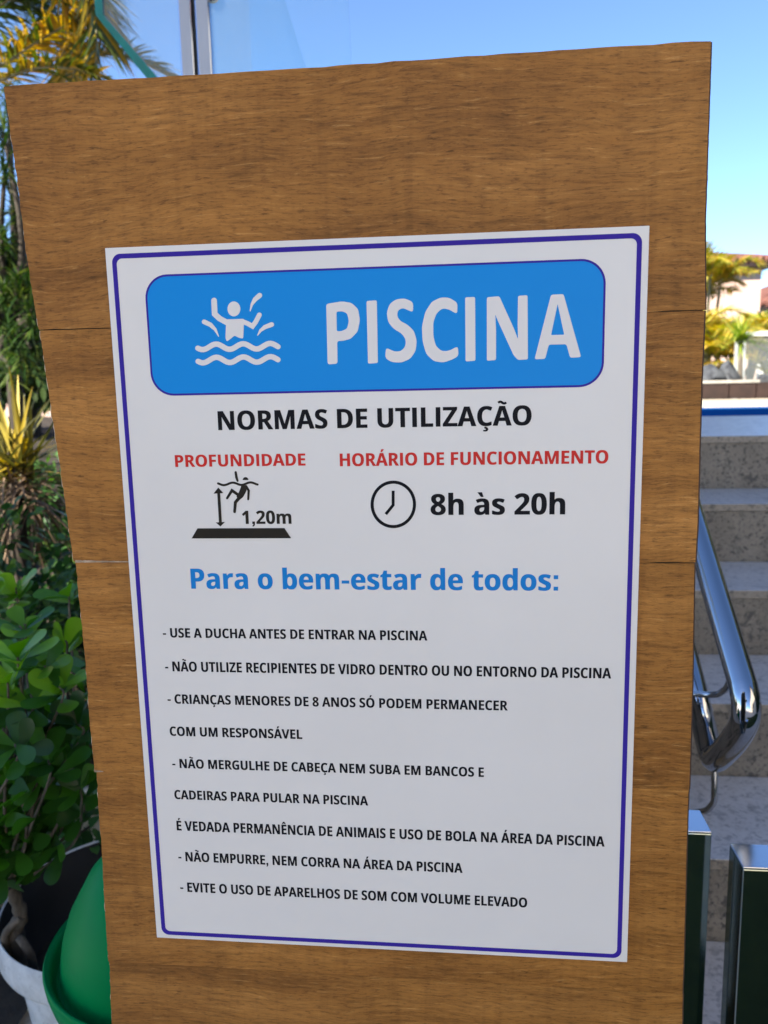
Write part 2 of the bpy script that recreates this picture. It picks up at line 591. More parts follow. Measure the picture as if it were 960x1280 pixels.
st = MB()
for k in range(1, 7):
    z = DECK - TR * k
    y0, y1 = YS[k], YS[k - 1]
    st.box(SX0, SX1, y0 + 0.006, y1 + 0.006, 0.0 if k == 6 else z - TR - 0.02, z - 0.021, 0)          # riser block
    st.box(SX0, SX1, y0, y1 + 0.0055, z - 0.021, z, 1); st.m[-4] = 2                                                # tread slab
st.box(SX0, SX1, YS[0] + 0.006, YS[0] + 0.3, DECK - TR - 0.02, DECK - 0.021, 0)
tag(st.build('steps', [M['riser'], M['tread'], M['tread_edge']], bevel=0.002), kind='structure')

PY0, PY1, PX0, PX1 = 3.93, 5.17, -0.6, 11.0
dk = MB()
dk.box(SX0, 16, YS[0], PY0, DECK - 0.021, DECK); dk.m[-4] = 1
dk.box(-0.97, SX0 - 0.002, 1.93, PY0, DECK - 0.021, DECK)
dk.box(-0.97, PX0, PY0 + 0.002, PY1, DECK - 0.021, DECK)
dk.box(PX1, 16, PY0 + 0.002, PY1, DECK - 0.021, DECK)
tag(dk.build('pool_deck', [M['deck'], M['tread_edge']]), kind='structure')
cp = MB()
for i in range(28):
    x = -0.97 + i * 0.607
    cp.box(x, x + 0.6, PY1 + 0.002, 6.42, DECK - 0.02, DECK + 0.003)
tag(cp.build('pool_coping', M['coping'], bevel=0.006), kind='structure')
bs = MB()
bs.box(PX0 - .02, PX1 + .02, PY0 - 0.03, PY0 - 0.001, 0.05, DECK - 0.022)
bs.box(PX0 - .02, PX1 + .02, PY1 + 0.003, PY1 + 0.03, 0.05, DECK - 0.022)
bs.box(PX0 - .02, PX1 + .02, PY0, PY1, 0.02, 0.05)
tag(bs.build('pool_basin', M['basin']), kind='structure')
wt = MB()
wt.poly([(PX0, PY0, DECK - 0.01), (PX1, PY0, DECK - 0.01), (PX1, PY1, DECK - 0.01), (PX0, PY1, DECK - 0.01)])
tag(wt.build('water', M['water']), kind='structure')
gg = MB()
gg.poly([(-3.2, 6.43, DECK - 0.06), (120, 6.43, DECK - 0.06), (120, 300, DECK - 0.06), (-3.2, 300, DECK - 0.06)])
gg.box(SX1, 16, 0.8, YS[0], 0.0, DECK - 0.03)
tag(gg.build('garden_ground', M['lawn']), kind='structure')

# planting bed rising to the left and behind
bed = MB()
nx, ny = 26, 22
for j in range(ny + 1):
    for i in range(nx + 1):
        x = -9.0 + i * (8.02 / nx); y = 0.85 + j * (12 / ny)
        t = min(1, max(0, (y - 1.5) / 4))
        z = 0.03 + 0.95 * t * t * (3 - 2 * t) + 0.03 * math.sin(x * 5 + y * 3) + rnd.uniform(-.015, .015)
        if i == 0 or j == 0: z = -0.02
        bed.v.append(Vector((x, y, z)))
for j in range(ny):
    for i in range(nx):
        q = j * (nx + 1) + i
        bed.face((q, q + 1, q + nx + 2, q + nx + 1), smooth=True)
tag(bed.build('planting_bed', M['soil']), kind='structure')


def bed_z(x, y):
    t = min(1, max(0, (y - 1.5) / 4))
    return 0.03 + 0.95 * t * t * (3 - 2 * t)


# retaining wall under the raised terrace, behind the board
rw = MB()
rw.box(-0.97, SX0 - 0.16, 1.93, 2.1, 0, DECK - 0.022)
rw.box(-0.99, -0.95, 2.102, 6.4, 0, DECK - 0.022)
tag(rw.build('retaining_wall', M['stone_wall'], loc=(-0.4, 1.93, 0)), 'rough grey stone wall holding up the raised terrace behind the wooden board', 'wall')
fw = MB()
prof = [(1.09, 0.0), (2.66, 0.0), (2.66, 1.62), (1.09, 0.78)]
b0 = len(fw.v)
for x in (0.135, 0.285):
    fw.v += [Vector((x, y, z)) for y, z in prof]
fw.face((0, 1, 2, 3)); fw.face((7, 6, 5, 4))
for i in range(4):
    j = (i + 1) % 4
    fw.face((j, i, 4 + i, 4 + j))
tag(fw.build('stair_wall', M['stone_wall'], loc=(0.21, 1.8, 0)), 'sloping stone side wall of the steps carrying the steel handrail', 'wall')


# ---------------------------------------------------------------- houses
def tiled_slope(mb, p0, p1, q0, q1, n, r=0.065):
    """barrel tiles from the eave line p0-p1 up to the ridge line q0-q1"""
    for i in range(n):
        t = (i + 0.5) / n
        a = Vector(p0).lerp(Vector(p1), t); b = Vector(q0).lerp(Vector(q1), t)
        mb.tube([a.lerp(b, k / 8) for k in range(9)], [r * (1.0 if k % 2 else 0.93) for k in range(9)], 8)
    mb.poly([p0, p1, q1, q0])


def house(name_loc, x0, x1, y0, y1, z0, ze, zr, wall, label, windows, over=0.22, ntile=64):
    h = empty('house', name_loc, label, 'house')
    a = MB(); a.box(x0, x1, y0, y1, z0, ze - 0.02); a.build('wall', wall, h)
    r = MB()
    ym = (y0 + y1) / 2
    ax, bx = x0 - over, x1 + over
    hip = min((y1 - y0) * 0.5, (x1 - x0) * 0.4)
    tiled_slope(r, (ax, y0 - over, ze), (bx, y0 - over, ze), (ax + hip, ym, zr), (bx - hip, ym, zr), ntile)
    tiled_slope(r, (bx, y0 - over, ze), (bx, y1 + over, ze), (bx - hip, ym, zr), (bx - hip, ym, zr), ntile // 2)
    tiled_slope(r, (ax, y0 - over, ze), (ax, y1 + over, ze), (ax + hip, ym, zr), (ax + hip, ym, zr), ntile // 2)
    tiled_slope(r, (bx, y1 + over, ze), (ax, y1 + over, ze), (bx - hip, ym, zr), (ax + hip, ym, zr), ntile // 2)
    r.tube([(ax + hip, ym, zr + .05), (bx - hip, ym, zr + .05)], 0.13, 8)
    r.build('roof', M['roof'], h)
    e = MB()
    e.box(ax + .02, bx - .02, y0 - over + .02, y1 + over - .02, ze - 0.10, ze - 0.03)
    e.build('eave', M['brown'], h)
    for (wx, wz, ww, wh) in windows:
        f = MB()
        t = 0.06
        f.box(wx, wx + ww, y0 - 0.05, y0 - 0.003, wz, wz + t); f.box(wx, wx + ww, y0 - 0.05, y0 - 0.003, wz + wh - t, wz + wh)
        f.box(wx, wx + t, y0 - 0.048, y0 - 0.003, wz + t, wz + wh - t); f.box(wx + ww - t, wx + ww, y0 - 0.048, y0 - 0.003, wz + t, wz + wh - t)
        fo = f.build('window', M['brown'], h)
        p = MB(); p.box(wx + t, wx + ww - t, y0 - 0.02, y0 - 0.002, wz + t, wz + wh - t); p.build('pane', M['pane'], fo)
    return h


c = P(952, 340, 15)
eave = P(930, 322, 14.45).z
house((2.5, 15, DECK - .06), -1.5, c.x, 15, 20, DECK - 0.06, eave, P(930, 306, 17.5).z, M['pink'],
      'pink rendered house with a red clay tile roof beyond the pool', [(1.0, 1.7, 1.1, 1.0), (2.7, 1.55, .8, .9)])
c2 = P(962, 365, 20)
house((9.0, 20, DECK - .06), c2.x - .15, 14, 20.5, 26, DECK - 0.06, c2.z - .25, c2.z + 0.9, M['white_wall'],
      'white house with a lower tile roof right of the pink house', [(8, 1.6, 1, .8)], ntile=46)
a = P(0, 345, 11)
house((-8, 11, 1), -14, a.x + 1.6, 11, 17, 0.9, a.z + .05, a.z + 0.55, M['pink'],
      'pale pink house half hidden by the dracaena tree on the left', [(a.x - .75, 1.75, .5, .8), (a.x + .45, 1.9, .4, .7), (-8, 1.7, 1.2, 1)])

# tall unseen building added behind the camera to shade the steps and the board
HB = -6.0
hb = empty('shade_building', (-6.7, HB - 4, 0), 'pale unseen building added behind the camera to shade the steps and the board', 'building')
a = MB(); a.box(-8.75, -4.9, HB - 9, HB, 0, 12.4); a.build('wall', M['white_wall'], hb)
a = MB(); a.box(-8.85, -4.8, HB - 9.1, HB + 0.1, 12.402, 12.6); a.build('roof', M['roof'], hb)
for fl in range(4):
    for i in range(2):
        x = -8.1 + i * 1.6; z = 0.9 + fl * 2.8
        f = MB()
        f.box(x, x + .9, HB + 0.002, HB + 0.05, z, z + 0.06); f.box(x, x + .9, HB + 0.002, HB + 0.05, z + 1.34, z + 1.4)
        f.box(x, x + .06, HB + 0.002, HB + 0.05, z + .06, z + 1.34); f.box(x + .84, x + .9, HB + 0.002, HB + 0.05, z + .06, z + 1.34)
        fo = f.build('window', M['brown'], hb)
        p = MB(); p.box(x + .06, x + .84, HB + .001, HB + .02, z + .06, z + 1.34); p.build('pane', M['pane'], fo)

# unseen cream building added as a reflector: its sunlit wall warms the board
ax_ = empty('bounce_building', (6.5, -6, 0), 'unseen cream building added at the right to bounce sunlight onto the board', 'building')
a = MB(); a.box(3.9, 9.5, -13, -0.9, 0, 6.4); a.build('wall', M['cream_wall'], ax_)
a = MB(); a.box(3.75, 9.65, -13.15, -0.75, 6.402, 6.6); a.build('roof', M['roof'], ax_)
for i in range(3):
    y = -11 + i * 3.6
    p = MB(); p.box(3.88, 3.899, y, y + 1.0, 1.0, 2.2); p.build('window', M['pane'], ax_)

# ================================================================ WOODEN BOARD
BY = 0.637       # front of the laminate
left_px = [(5, 110), (23.7, 240), (31, 305), (49, 417)], [(50, 419), (63.8, 513), (78, 605), (85, 657), (91.7, 702)], \
          [(94.5, 705), (99.6, 759), (106, 820), (111.8, 900), (117, 952)], [(120.5, 958), (123, 1010), (127.6, 1072), (132, 1152), (135, 1194)], \
          [(136.8, 1199), (138.2, 1240), (139.8, 1280)]
right_px = [(888.5, 55), (887, 98), (883, 218), (881, 277), (881.5, 391)], [(880.5, 395), (877, 474), (875, 540), (872, 658), (869.5, 699)], \
           [(868, 705), (865.5, 852), (862.5, 960)], [(862, 965), (859.5, 1012), (856, 1150), (854.5, 1205)], [(854, 1210), (852.7, 1280)]
zs = [P(5, 110, BY).z + .001, 1.4355, 1.2415, 1.0495, 0.8600, 0.6700, 0.4800, 0.2900, 0.1000, 0.03]
board = empty('sign_board', (-0.085, 0.66, 0), 'upright wood laminate board with frayed edges standing before the steps', 'board')
co = MB()
cl_ = [P(x, y, BY) for q in left_px for x, y in q]
cr_ = [P(x, y, BY) for q in right_px for x, y in q]
co.prism_y([(cl_[0].x + .002, zs[0] - .003)] + [(p.x + .002, p.z) for p in cl_[1:]] + [(cl_[-1].x + .002, 0.0), (cr_[-1].x - .0005, 0.0)]
           + [(p.x - .0005, p.z) for p in cr_[:0:-1]] + [(cr_[0].x - .0005, zs[0] - .003)], BY + 0.0041, BY + 0.040)
co.build('core', M['core'], board)


def edge_pts(pxs, ztop, zbot, fray=0.00022):
    p = [P(x, y, BY) for x, y in pxs]
    out = []
    n = 44
    for i in range(n + 1):
        z = ztop + (zbot - ztop) * i / n
        for a, b in zip(p, p[1:]):
            if a.z >= z >= b.z:
                t = (a.z - z) / max(1e-6, a.z - b.z); x = a.x + (b.x - a.x) * t; break
        else:
            x = p[0].x if z > p[0].z else p[-1].x
        out.append([x + rnd.gauss(0, fray), z])
    return out


for i in range(9):
    gap = 0.0003 if i in (1, 2) else 0.0001
    zt, zb = zs[i] - (gap if i else 0), zs[i + 1] + (0.0003 if i < 2 else 0.0001)
    L = edge_pts(left_px[min(i, 4)], zt, zb)
    Rr = edge_pts(right_px[min(i, 4)], zt, zb, 0.00006)
    nseg = 40
    top = []
    for k in range(1, nseg):
        t = k / nseg
        dz = (0.0005 * math.sin(7 * t + 2) + rnd.gauss(0, .00022)) if i == 0 else (rnd.gauss(0, .00015) if i < 3 else 0)
        top.append([L[0][0] + (Rr[0][0] - L[0][0]) * t, zt + dz])
    bot = [[L[-1][0] + (Rr[-1][0] - L[-1][0]) * k / nseg, zb + (rnd.gauss(0, .00025) if i < 2 else 0)] for k in range(1, nseg)]
    # counter-clockwise seen from -Y (x right, z up): left edge downwards, bottom, right edge upwards, top leftwards
    ring = L + bot + Rr[::-1] + top[::-1]
    s = MB()
    dy = (0.0000, 0.0004, 0.0001)[min(i, 2)]
    s.prism_y(ring, BY + dy, BY + 0.0016, 0)
    fr_l = [[x - abs(rnd.gauss(.0007, .0004)), z] for x, z in L]
    s.prism_y(fr_l + [[x + .002, z] for x, z in L[::-1]], BY + 0.0017, BY + 0.0036, 1)
    s.prism_y([[x - .001, z] for x, z in Rr] + [[x + .0013, z] for x, z in Rr[::-1]], BY + 0.0012, BY + 0.0039, 2)
    s.build('laminate_sheet', [M['wood'], M['fray'], M['shaded_edge']], board)
# pale worn lines at the seams on the left
for z, x0, x1 in ((1.2417, -0.334, -0.282), (1.0500, -0.333, -0.325)):
    s = MB()
    n = 26
    up, lo = [], []
    for k in range(n + 1):
        x = x0 + (x1 - x0) * k / n
        hgt = 0.0013 * (1 - k / n) * rnd.uniform(.4, 1.2) + 0.0003
        up.append((x, z + hgt)); lo.append((x, z - hgt * .5))
    s.prism_y(lo + up[::-1], BY - 0.0004, BY + 0.0015)
    s.build('worn_seam', M['worn'], board)
f = MB()
f.box(-0.30, 0.14, BY + 0.041, BY + 0.30 - .1, 0.0125, 0.03)
f.box(-0.26, -0.22, BY + 0.041, BY + 0.081, 0.0305, 1.3); f.box(0.06, 0.10, BY + 0.041, BY + 0.081, 0.0305, 1.3)
f.build('support', M['brown'], board)

# ================================================================ SIGN
SY = P(131, 310, 0.63403).y        # front face of the plate
PLATE_T = 0.0028


def S(px, py):
    p = P(px, py, SY)
    return (p.x, p.z)


sign = empty('pool_rules_sign', (-0.0757, SY + PLATE_T, 0.89), 'white Portuguese PISCINA rules sign with navy border fixed on the wooden board', 'sign')
tl, tr, br_, bl = S(131, 310), S(812, 282), S(784, 1203), S(196, 1172)
sx0, sx1 = (tl[0] + bl[0]) / 2, (tr[0] + br_[0]) / 2
sz0, sz1 = (bl[1] + br_[1]) / 2, (tl[1] + tr[1]) / 2
s = MB(); s.box(sx0, sx1, SY, SY + PLATE_T, sz0, sz1)
s.build('plate', M['plate'], sign, bevel=0.0004)
INK = 0.00012
lay_n = [0]


def flat(name, loops, mat, parent=sign, z=1, label=None):
    """filled 2D shape (outer loops and holes) printed on the sign; loops in sign (x, z)"""
    cu = bpy.data.curves.new(name, 'CURVE')
    cu.dimensions = '2D'; cu.fill_mode = 'BOTH'; cu.extrude = INK * 0.45
    for lp in loops:
        sp = cu.splines.new('POLY')
        sp.points.add(len(lp) - 1)
        for q, (x, y) in zip(sp.points, lp): q.co = (x, y, 0, 1)
        sp.use_cyclic_u = True
    return ink(name, cu, mat, parent, z)


def ink(name, cu, mat, parent, z, xf=None):
    tmp = bpy.data.objects.new('tmp', cu)
    col.objects.link(tmp)
    dg = bpy.context.evaluated_depsgraph_get()
    me = bpy.data.meshes.new_from_object(tmp.evaluated_get(dg))
    bpy.data.objects.remove(tmp)
    bpy.data.curves.remove(cu)
    me.name = name
    if xf: xf(me)
    y = SY - INK * z
    pw = parent_world(parent)
    for v in me.vertices:
        x, zz, d = v.co
        v.co = (x - pw.x, y - d - pw.y, zz - pw.z)
    me.materials.clear(); me.materials.append(mat)
    for p in me.polygons: p.material_index = 0; p.use_smooth = False
    o = bpy.data.objects.new(name, me)
    col.objects.link(o)
    o.parent = parent
    return o


def rrect(x0, x1, z0, z1, r, n=10):
    out = []
    for cx, cz, a0 in ((x1 - r, z1 - r, 0), (x0 + r, z1 - r, 90), (x0 + r, z0 + r, 180), (x1 - r, z0 + r, 270)):
        for k in range(n + 1):
            a = R(a0 + 90 * k / n)
            out.append((cx + r * math.cos(a), cz + r * math.sin(a)))
    return out


def quad_box(a, b, c, d):
    pts = [S(*a), S(*b), S(*c), S(*d)]
    return ((pts[0][0] + pts[3][0]) / 2, (pts[1][0] + pts[2][0]) / 2, (pts[2][1] + pts[3][1]) / 2, (pts[0][1] + pts[1][1]) / 2)


# navy border line
x0, x1, z0, z1 = quad_box((140.6, 317.5), (802.6, 291), (776.8, 1197), (201.5, 1168.5))
bw = 0.0037
flat('border_line', [rrect(x0, x1, z0, z1, .007), rrect(x0 + bw, x1 - bw, z0 + bw, z1 - bw, .0045)[::-1]], M['navy'])
# blue header with navy outline
x0, x1, z0, z1 = quad_box((182, 344.5), (757.5, 322), (754.5, 483.5), (188.2, 495))
hb_ = 0.0016
flat('header_outline', [rrect(x0, x1, z0, z1, .0185), rrect(x0 + hb_, x1 - hb_, z0 + hb_, z1 - hb_, .017)[::-1]], M['navy'])
flat('header_panel', [rrect(x0 + hb_, x1 - hb_, z0 + hb_, z1 - hb_, .017)], M['blue'])


def fillet(pts, r, n=4):
    out = []
    m_ = len(pts)
    for i in range(m_):
        p = Vector(pts[i]); a = Vector(pts[i - 1]); b = Vector(pts[(i + 1) % m_])
        u, v = (a - p), (b - p)
        rr = min(r, u.length * .45, v.length * .45)
        s_, e_ = p + u.normalized() * rr, p + v.normalized() * rr
        for k in range(n + 1):
            t = k / n
            q = s_ * (1 - t) ** 2 + p * 2 * t * (1 - t) + e_ * t * t
            out.append((q.x, q.y))
    return out


def stroke(pts, wd, round_cap=True, n=6):
    """outline of a thick line; pts in any 2D space, wd scalar or per point"""
    pts = [Vector(p) for p in pts]
    if not hasattr(wd, '__len__'): wd = [wd] * len(pts)
    Lf, Rt = [], []
    for i, p in enumerate(pts):
        a = pts[max(0, i - 1)]; b = pts[min(len(pts) - 1, i + 1)]
        if 0 < i < len(pts) - 1:
            d1 = (p - a).normalized(); d2 = (b - p).normalized()
            t = (d1 + d2).normalized()
            nn = Vector((-t.y, t.x)); k = 1 / max(0.5, nn.dot(Vector((-d1.y, d1.x))))
        else:
            t = (b - a).normalized(); nn = Vector((-t.y, t.x)); k = 1
        Lf.append(p + nn * wd[i] / 2 * k); Rt.append(p - nn * wd[i] / 2 * k)
    out = Lf[:]
    if round_cap:
        for (pc, prev, ww, first) in ((pts[-1], pts[-2], wd[-1], False), (pts[0], pts[1], wd[0], True)):
            d = (pc - prev).normalized(); nn = Vector((-d.y, d.x))
            arc = [pc + (nn * math.cos(math.pi * k / n) + d * math.sin(math.pi * k / n)) * ww / 2 for k in range(1, n)]
            if not first:
                out += arc + Rt[::-1]
            else:
                out += arc
    else:
        out += Rt[::-1]
    return [(p.x, p.y) for p in out]


def arcpts(cx, cy, rx, ry, a0, a1, n=14):
    return [(cx + rx * math.cos(R(a0 + (a1 - a0) * k / n)), cy + ry * math.sin(R(a0 + (a1 - a0) * k / n))) for k in range(n + 1)]


def crop(scale, ox, oy):
    return lambda lp: [S(x / scale + ox, y / scale + oy) for x, y in lp]


# --- PISCINA, traced letter by letter
Z3 = crop(2.1818, 400, 280)
parts = []
parts += [fillet([(17, 218), (60, 211), (86, 215), (104, 232), (109, 262), (103, 293), (84, 313), (62, 319), (47, 319), (48, 381), (21, 383)], 7),
          fillet([(45, 239), (46, 293), (60, 292), (74, 285), (79, 264), (74, 244), (61, 238)], 5)]
parts += [fillet([(127, 210), (155, 208), (158, 379), (131, 381)], 5)]
Sc = [(254, 213), (232, 203), (208, 205), (190, 218), (182, 242), (186, 268), (202, 287), (222, 298), (234, 314), (233, 334), (221, 347), (203, 348), (180, 337),
      (178, 366), (196, 377), (222, 378), (246, 368), (261, 346), (264, 318), (256, 291), (238, 274), (218, 264), (210, 250), (213, 235), (226, 229), (254, 241)]
parts += [fillet(Sc, 9)]
Cc = [(375, 215), (353, 201), (330, 200), (305, 212), (287, 240), (278, 280), (280, 322), (290, 355), (310, 374), (336, 378), (360, 370), (378, 360),
      (376, 333), (352, 346), (332, 347), (316, 333), (309, 305), (309, 268), (318, 243), (334, 230), (352, 233), (374, 246)]
parts += [fillet(Cc, 9)]
parts += [fillet([(396, 200), (423, 199), (424, 373), (397, 375)], 5)]
parts += [fillet([(455, 200), (489, 197), (531, 290), (540, 315), (539, 275), (540, 196), (566, 194), (567, 369), (540, 371), (528, 358), (484, 262), (478, 246), (480, 290), (480, 371), (455, 373)], 5)]
parts += [fillet([(630, 193), (664, 191), (712, 363), (682, 365), (672, 328), (624, 329), (614, 368), (585, 369)], 6),
          fillet([(648, 218), (630, 303), (666, 302)], 3)]
flat('title_lettering', [Z3(p) for p in parts], M['white'], z=2)

# --- swimmer pictogram
Z2 = crop(2.6667, 120, 280)
sw = []
sw += [arcpts(460, 283, 21.5, 25, 0, 350, 24)]
sw += [stroke([(394, 255), (396, 300), (412, 315), (440, 330)], 19)]
sw += [fillet([(434, 318), (494, 316), (491, 382), (478, 380), (462, 372), (448, 384), (436, 392), (432, 380)], 5)]
sw += [stroke([(486, 324), (506, 332), (522, 341), (533, 326), (545, 303)], 16)]
sw += [stroke([(514, 290), (520, 268), (530, 252), (546, 238)], [3, 9, 15, 17])]
sw += [stroke([(361, 326), (382, 336), (398, 352), (409, 374)], [16, 15, 10, 3])]
sw += [stroke([(539, 371), (549, 355), (563, 344), (586, 335)], [3, 10, 14, 16])]


def wave(x0, x1, y, amp, per, ph, n=44):
    return [(x0 + (x1 - x0) * k / n, y + amp * math.cos(2 * math.pi * ((x0 + (x1 - x0) * k / n) - ph) / per) - 0.012 * ((x1 - x0) * k / n)) for k in range(n + 1)]


sw += [stroke(wave(340, 607, 410, 9, 90, 356), 18), stroke(wave(341, 607, 454, 9, 90, 357), 18)]
for i, lp in enumerate(sw):
    pass
# separate curves may overlap, so each lies on its own layer inside one object
def multi(name, loops, mat, z):
    mb_v, mb_f = [], []
    for i, lp in enumerate(loops):
        cu = bpy.data.curves.new('t', 'CURVE'); cu.dimensions = '2D'; cu.fill_mode = 'BOTH'
        sp = cu.splines.new('POLY'); sp.points.add(len(lp) - 1)
        for q, (x, y) in zip(sp.points, lp): q.co = (x, y, 0, 1)
        sp.use_cyclic_u = True
        t = bpy.data.objects.new('t', cu); col.objects.link(t)
        me = bpy.data.meshes.new_from_object(t.evaluated_get(bpy.context.evaluated_depsgraph_get()))
        b = len(mb_v)
        mb_v += [(v.co.x, v.co.y, 0.00002 * i) for v in me.vertices]
        mb_f += [tuple(b + k for k in p.vertices) for p in me.polygons]
        bpy.data.objects.remove(t); bpy.data.curves.remove(cu); bpy.data.meshes.remove(me)
    me = bpy.data.meshes.new(name)
    pw = parent_world(sign)
    me.from_pydata([(x - pw.x, SY - INK * z - d - pw.y, zz - pw.z) for x, zz, d in mb_v], [], mb_f)
    me.materials.append(mat)
    o = bpy.data.objects.new(name, me); col.objects.link(o); o.parent = sign
    return o


multi('swimmer_pictogram', [Z2(p) for p in sw], M['white'], 2.2)

# --- depth pictogram
Z4 = crop(3.0, 180, 490)
dp = [stroke(wave(278, 426, 345, 4.5, 66, 300), 8.5),
      arcpts(381, 330, 11, 11, 180, 360, 12),
      stroke([(344, 301), (347, 320), (351, 333)], [9, 10, 8]),
      fillet([(366, 350), (388, 350), (384, 372), (372, 394), (358, 405), (346, 392), (356, 376)], 4),
      stroke([(383, 354), (393, 370), (391, 402)], [10, 9, 8]),
      stroke([(357, 388), (330, 369), (312, 398)], [11, 11, 9]),
      stroke([(358, 396), (343, 414), (340, 449)], [13, 12, 10]),
      stroke([(280, 372), (287, 490)], 11, False),
      [(261, 381), (279, 358), (298, 379)], [(269, 489), (287, 504), (304, 487)]]
multi('depth_pictogram', [Z4(p) for p in dp] + [Z4([(201, 511), (527, 510), (552, 548), (179, 549)])], M['brownblack'], 1.2)

# --- clock pictogram
Z5 = crop(2.2857, 400, 490)
flat('clock_ring', [Z5(arcpts(209.5, 321, 65, 68, 0, 354, 60)), Z5(arcpts(209.5, 321, 56, 59, 0, 354, 60))[::-1]], M['black'])
flat('clock_hands', [Z5(stroke([(209, 282), (209, 323), (188, 349)], 8.5, False))], M['black'])


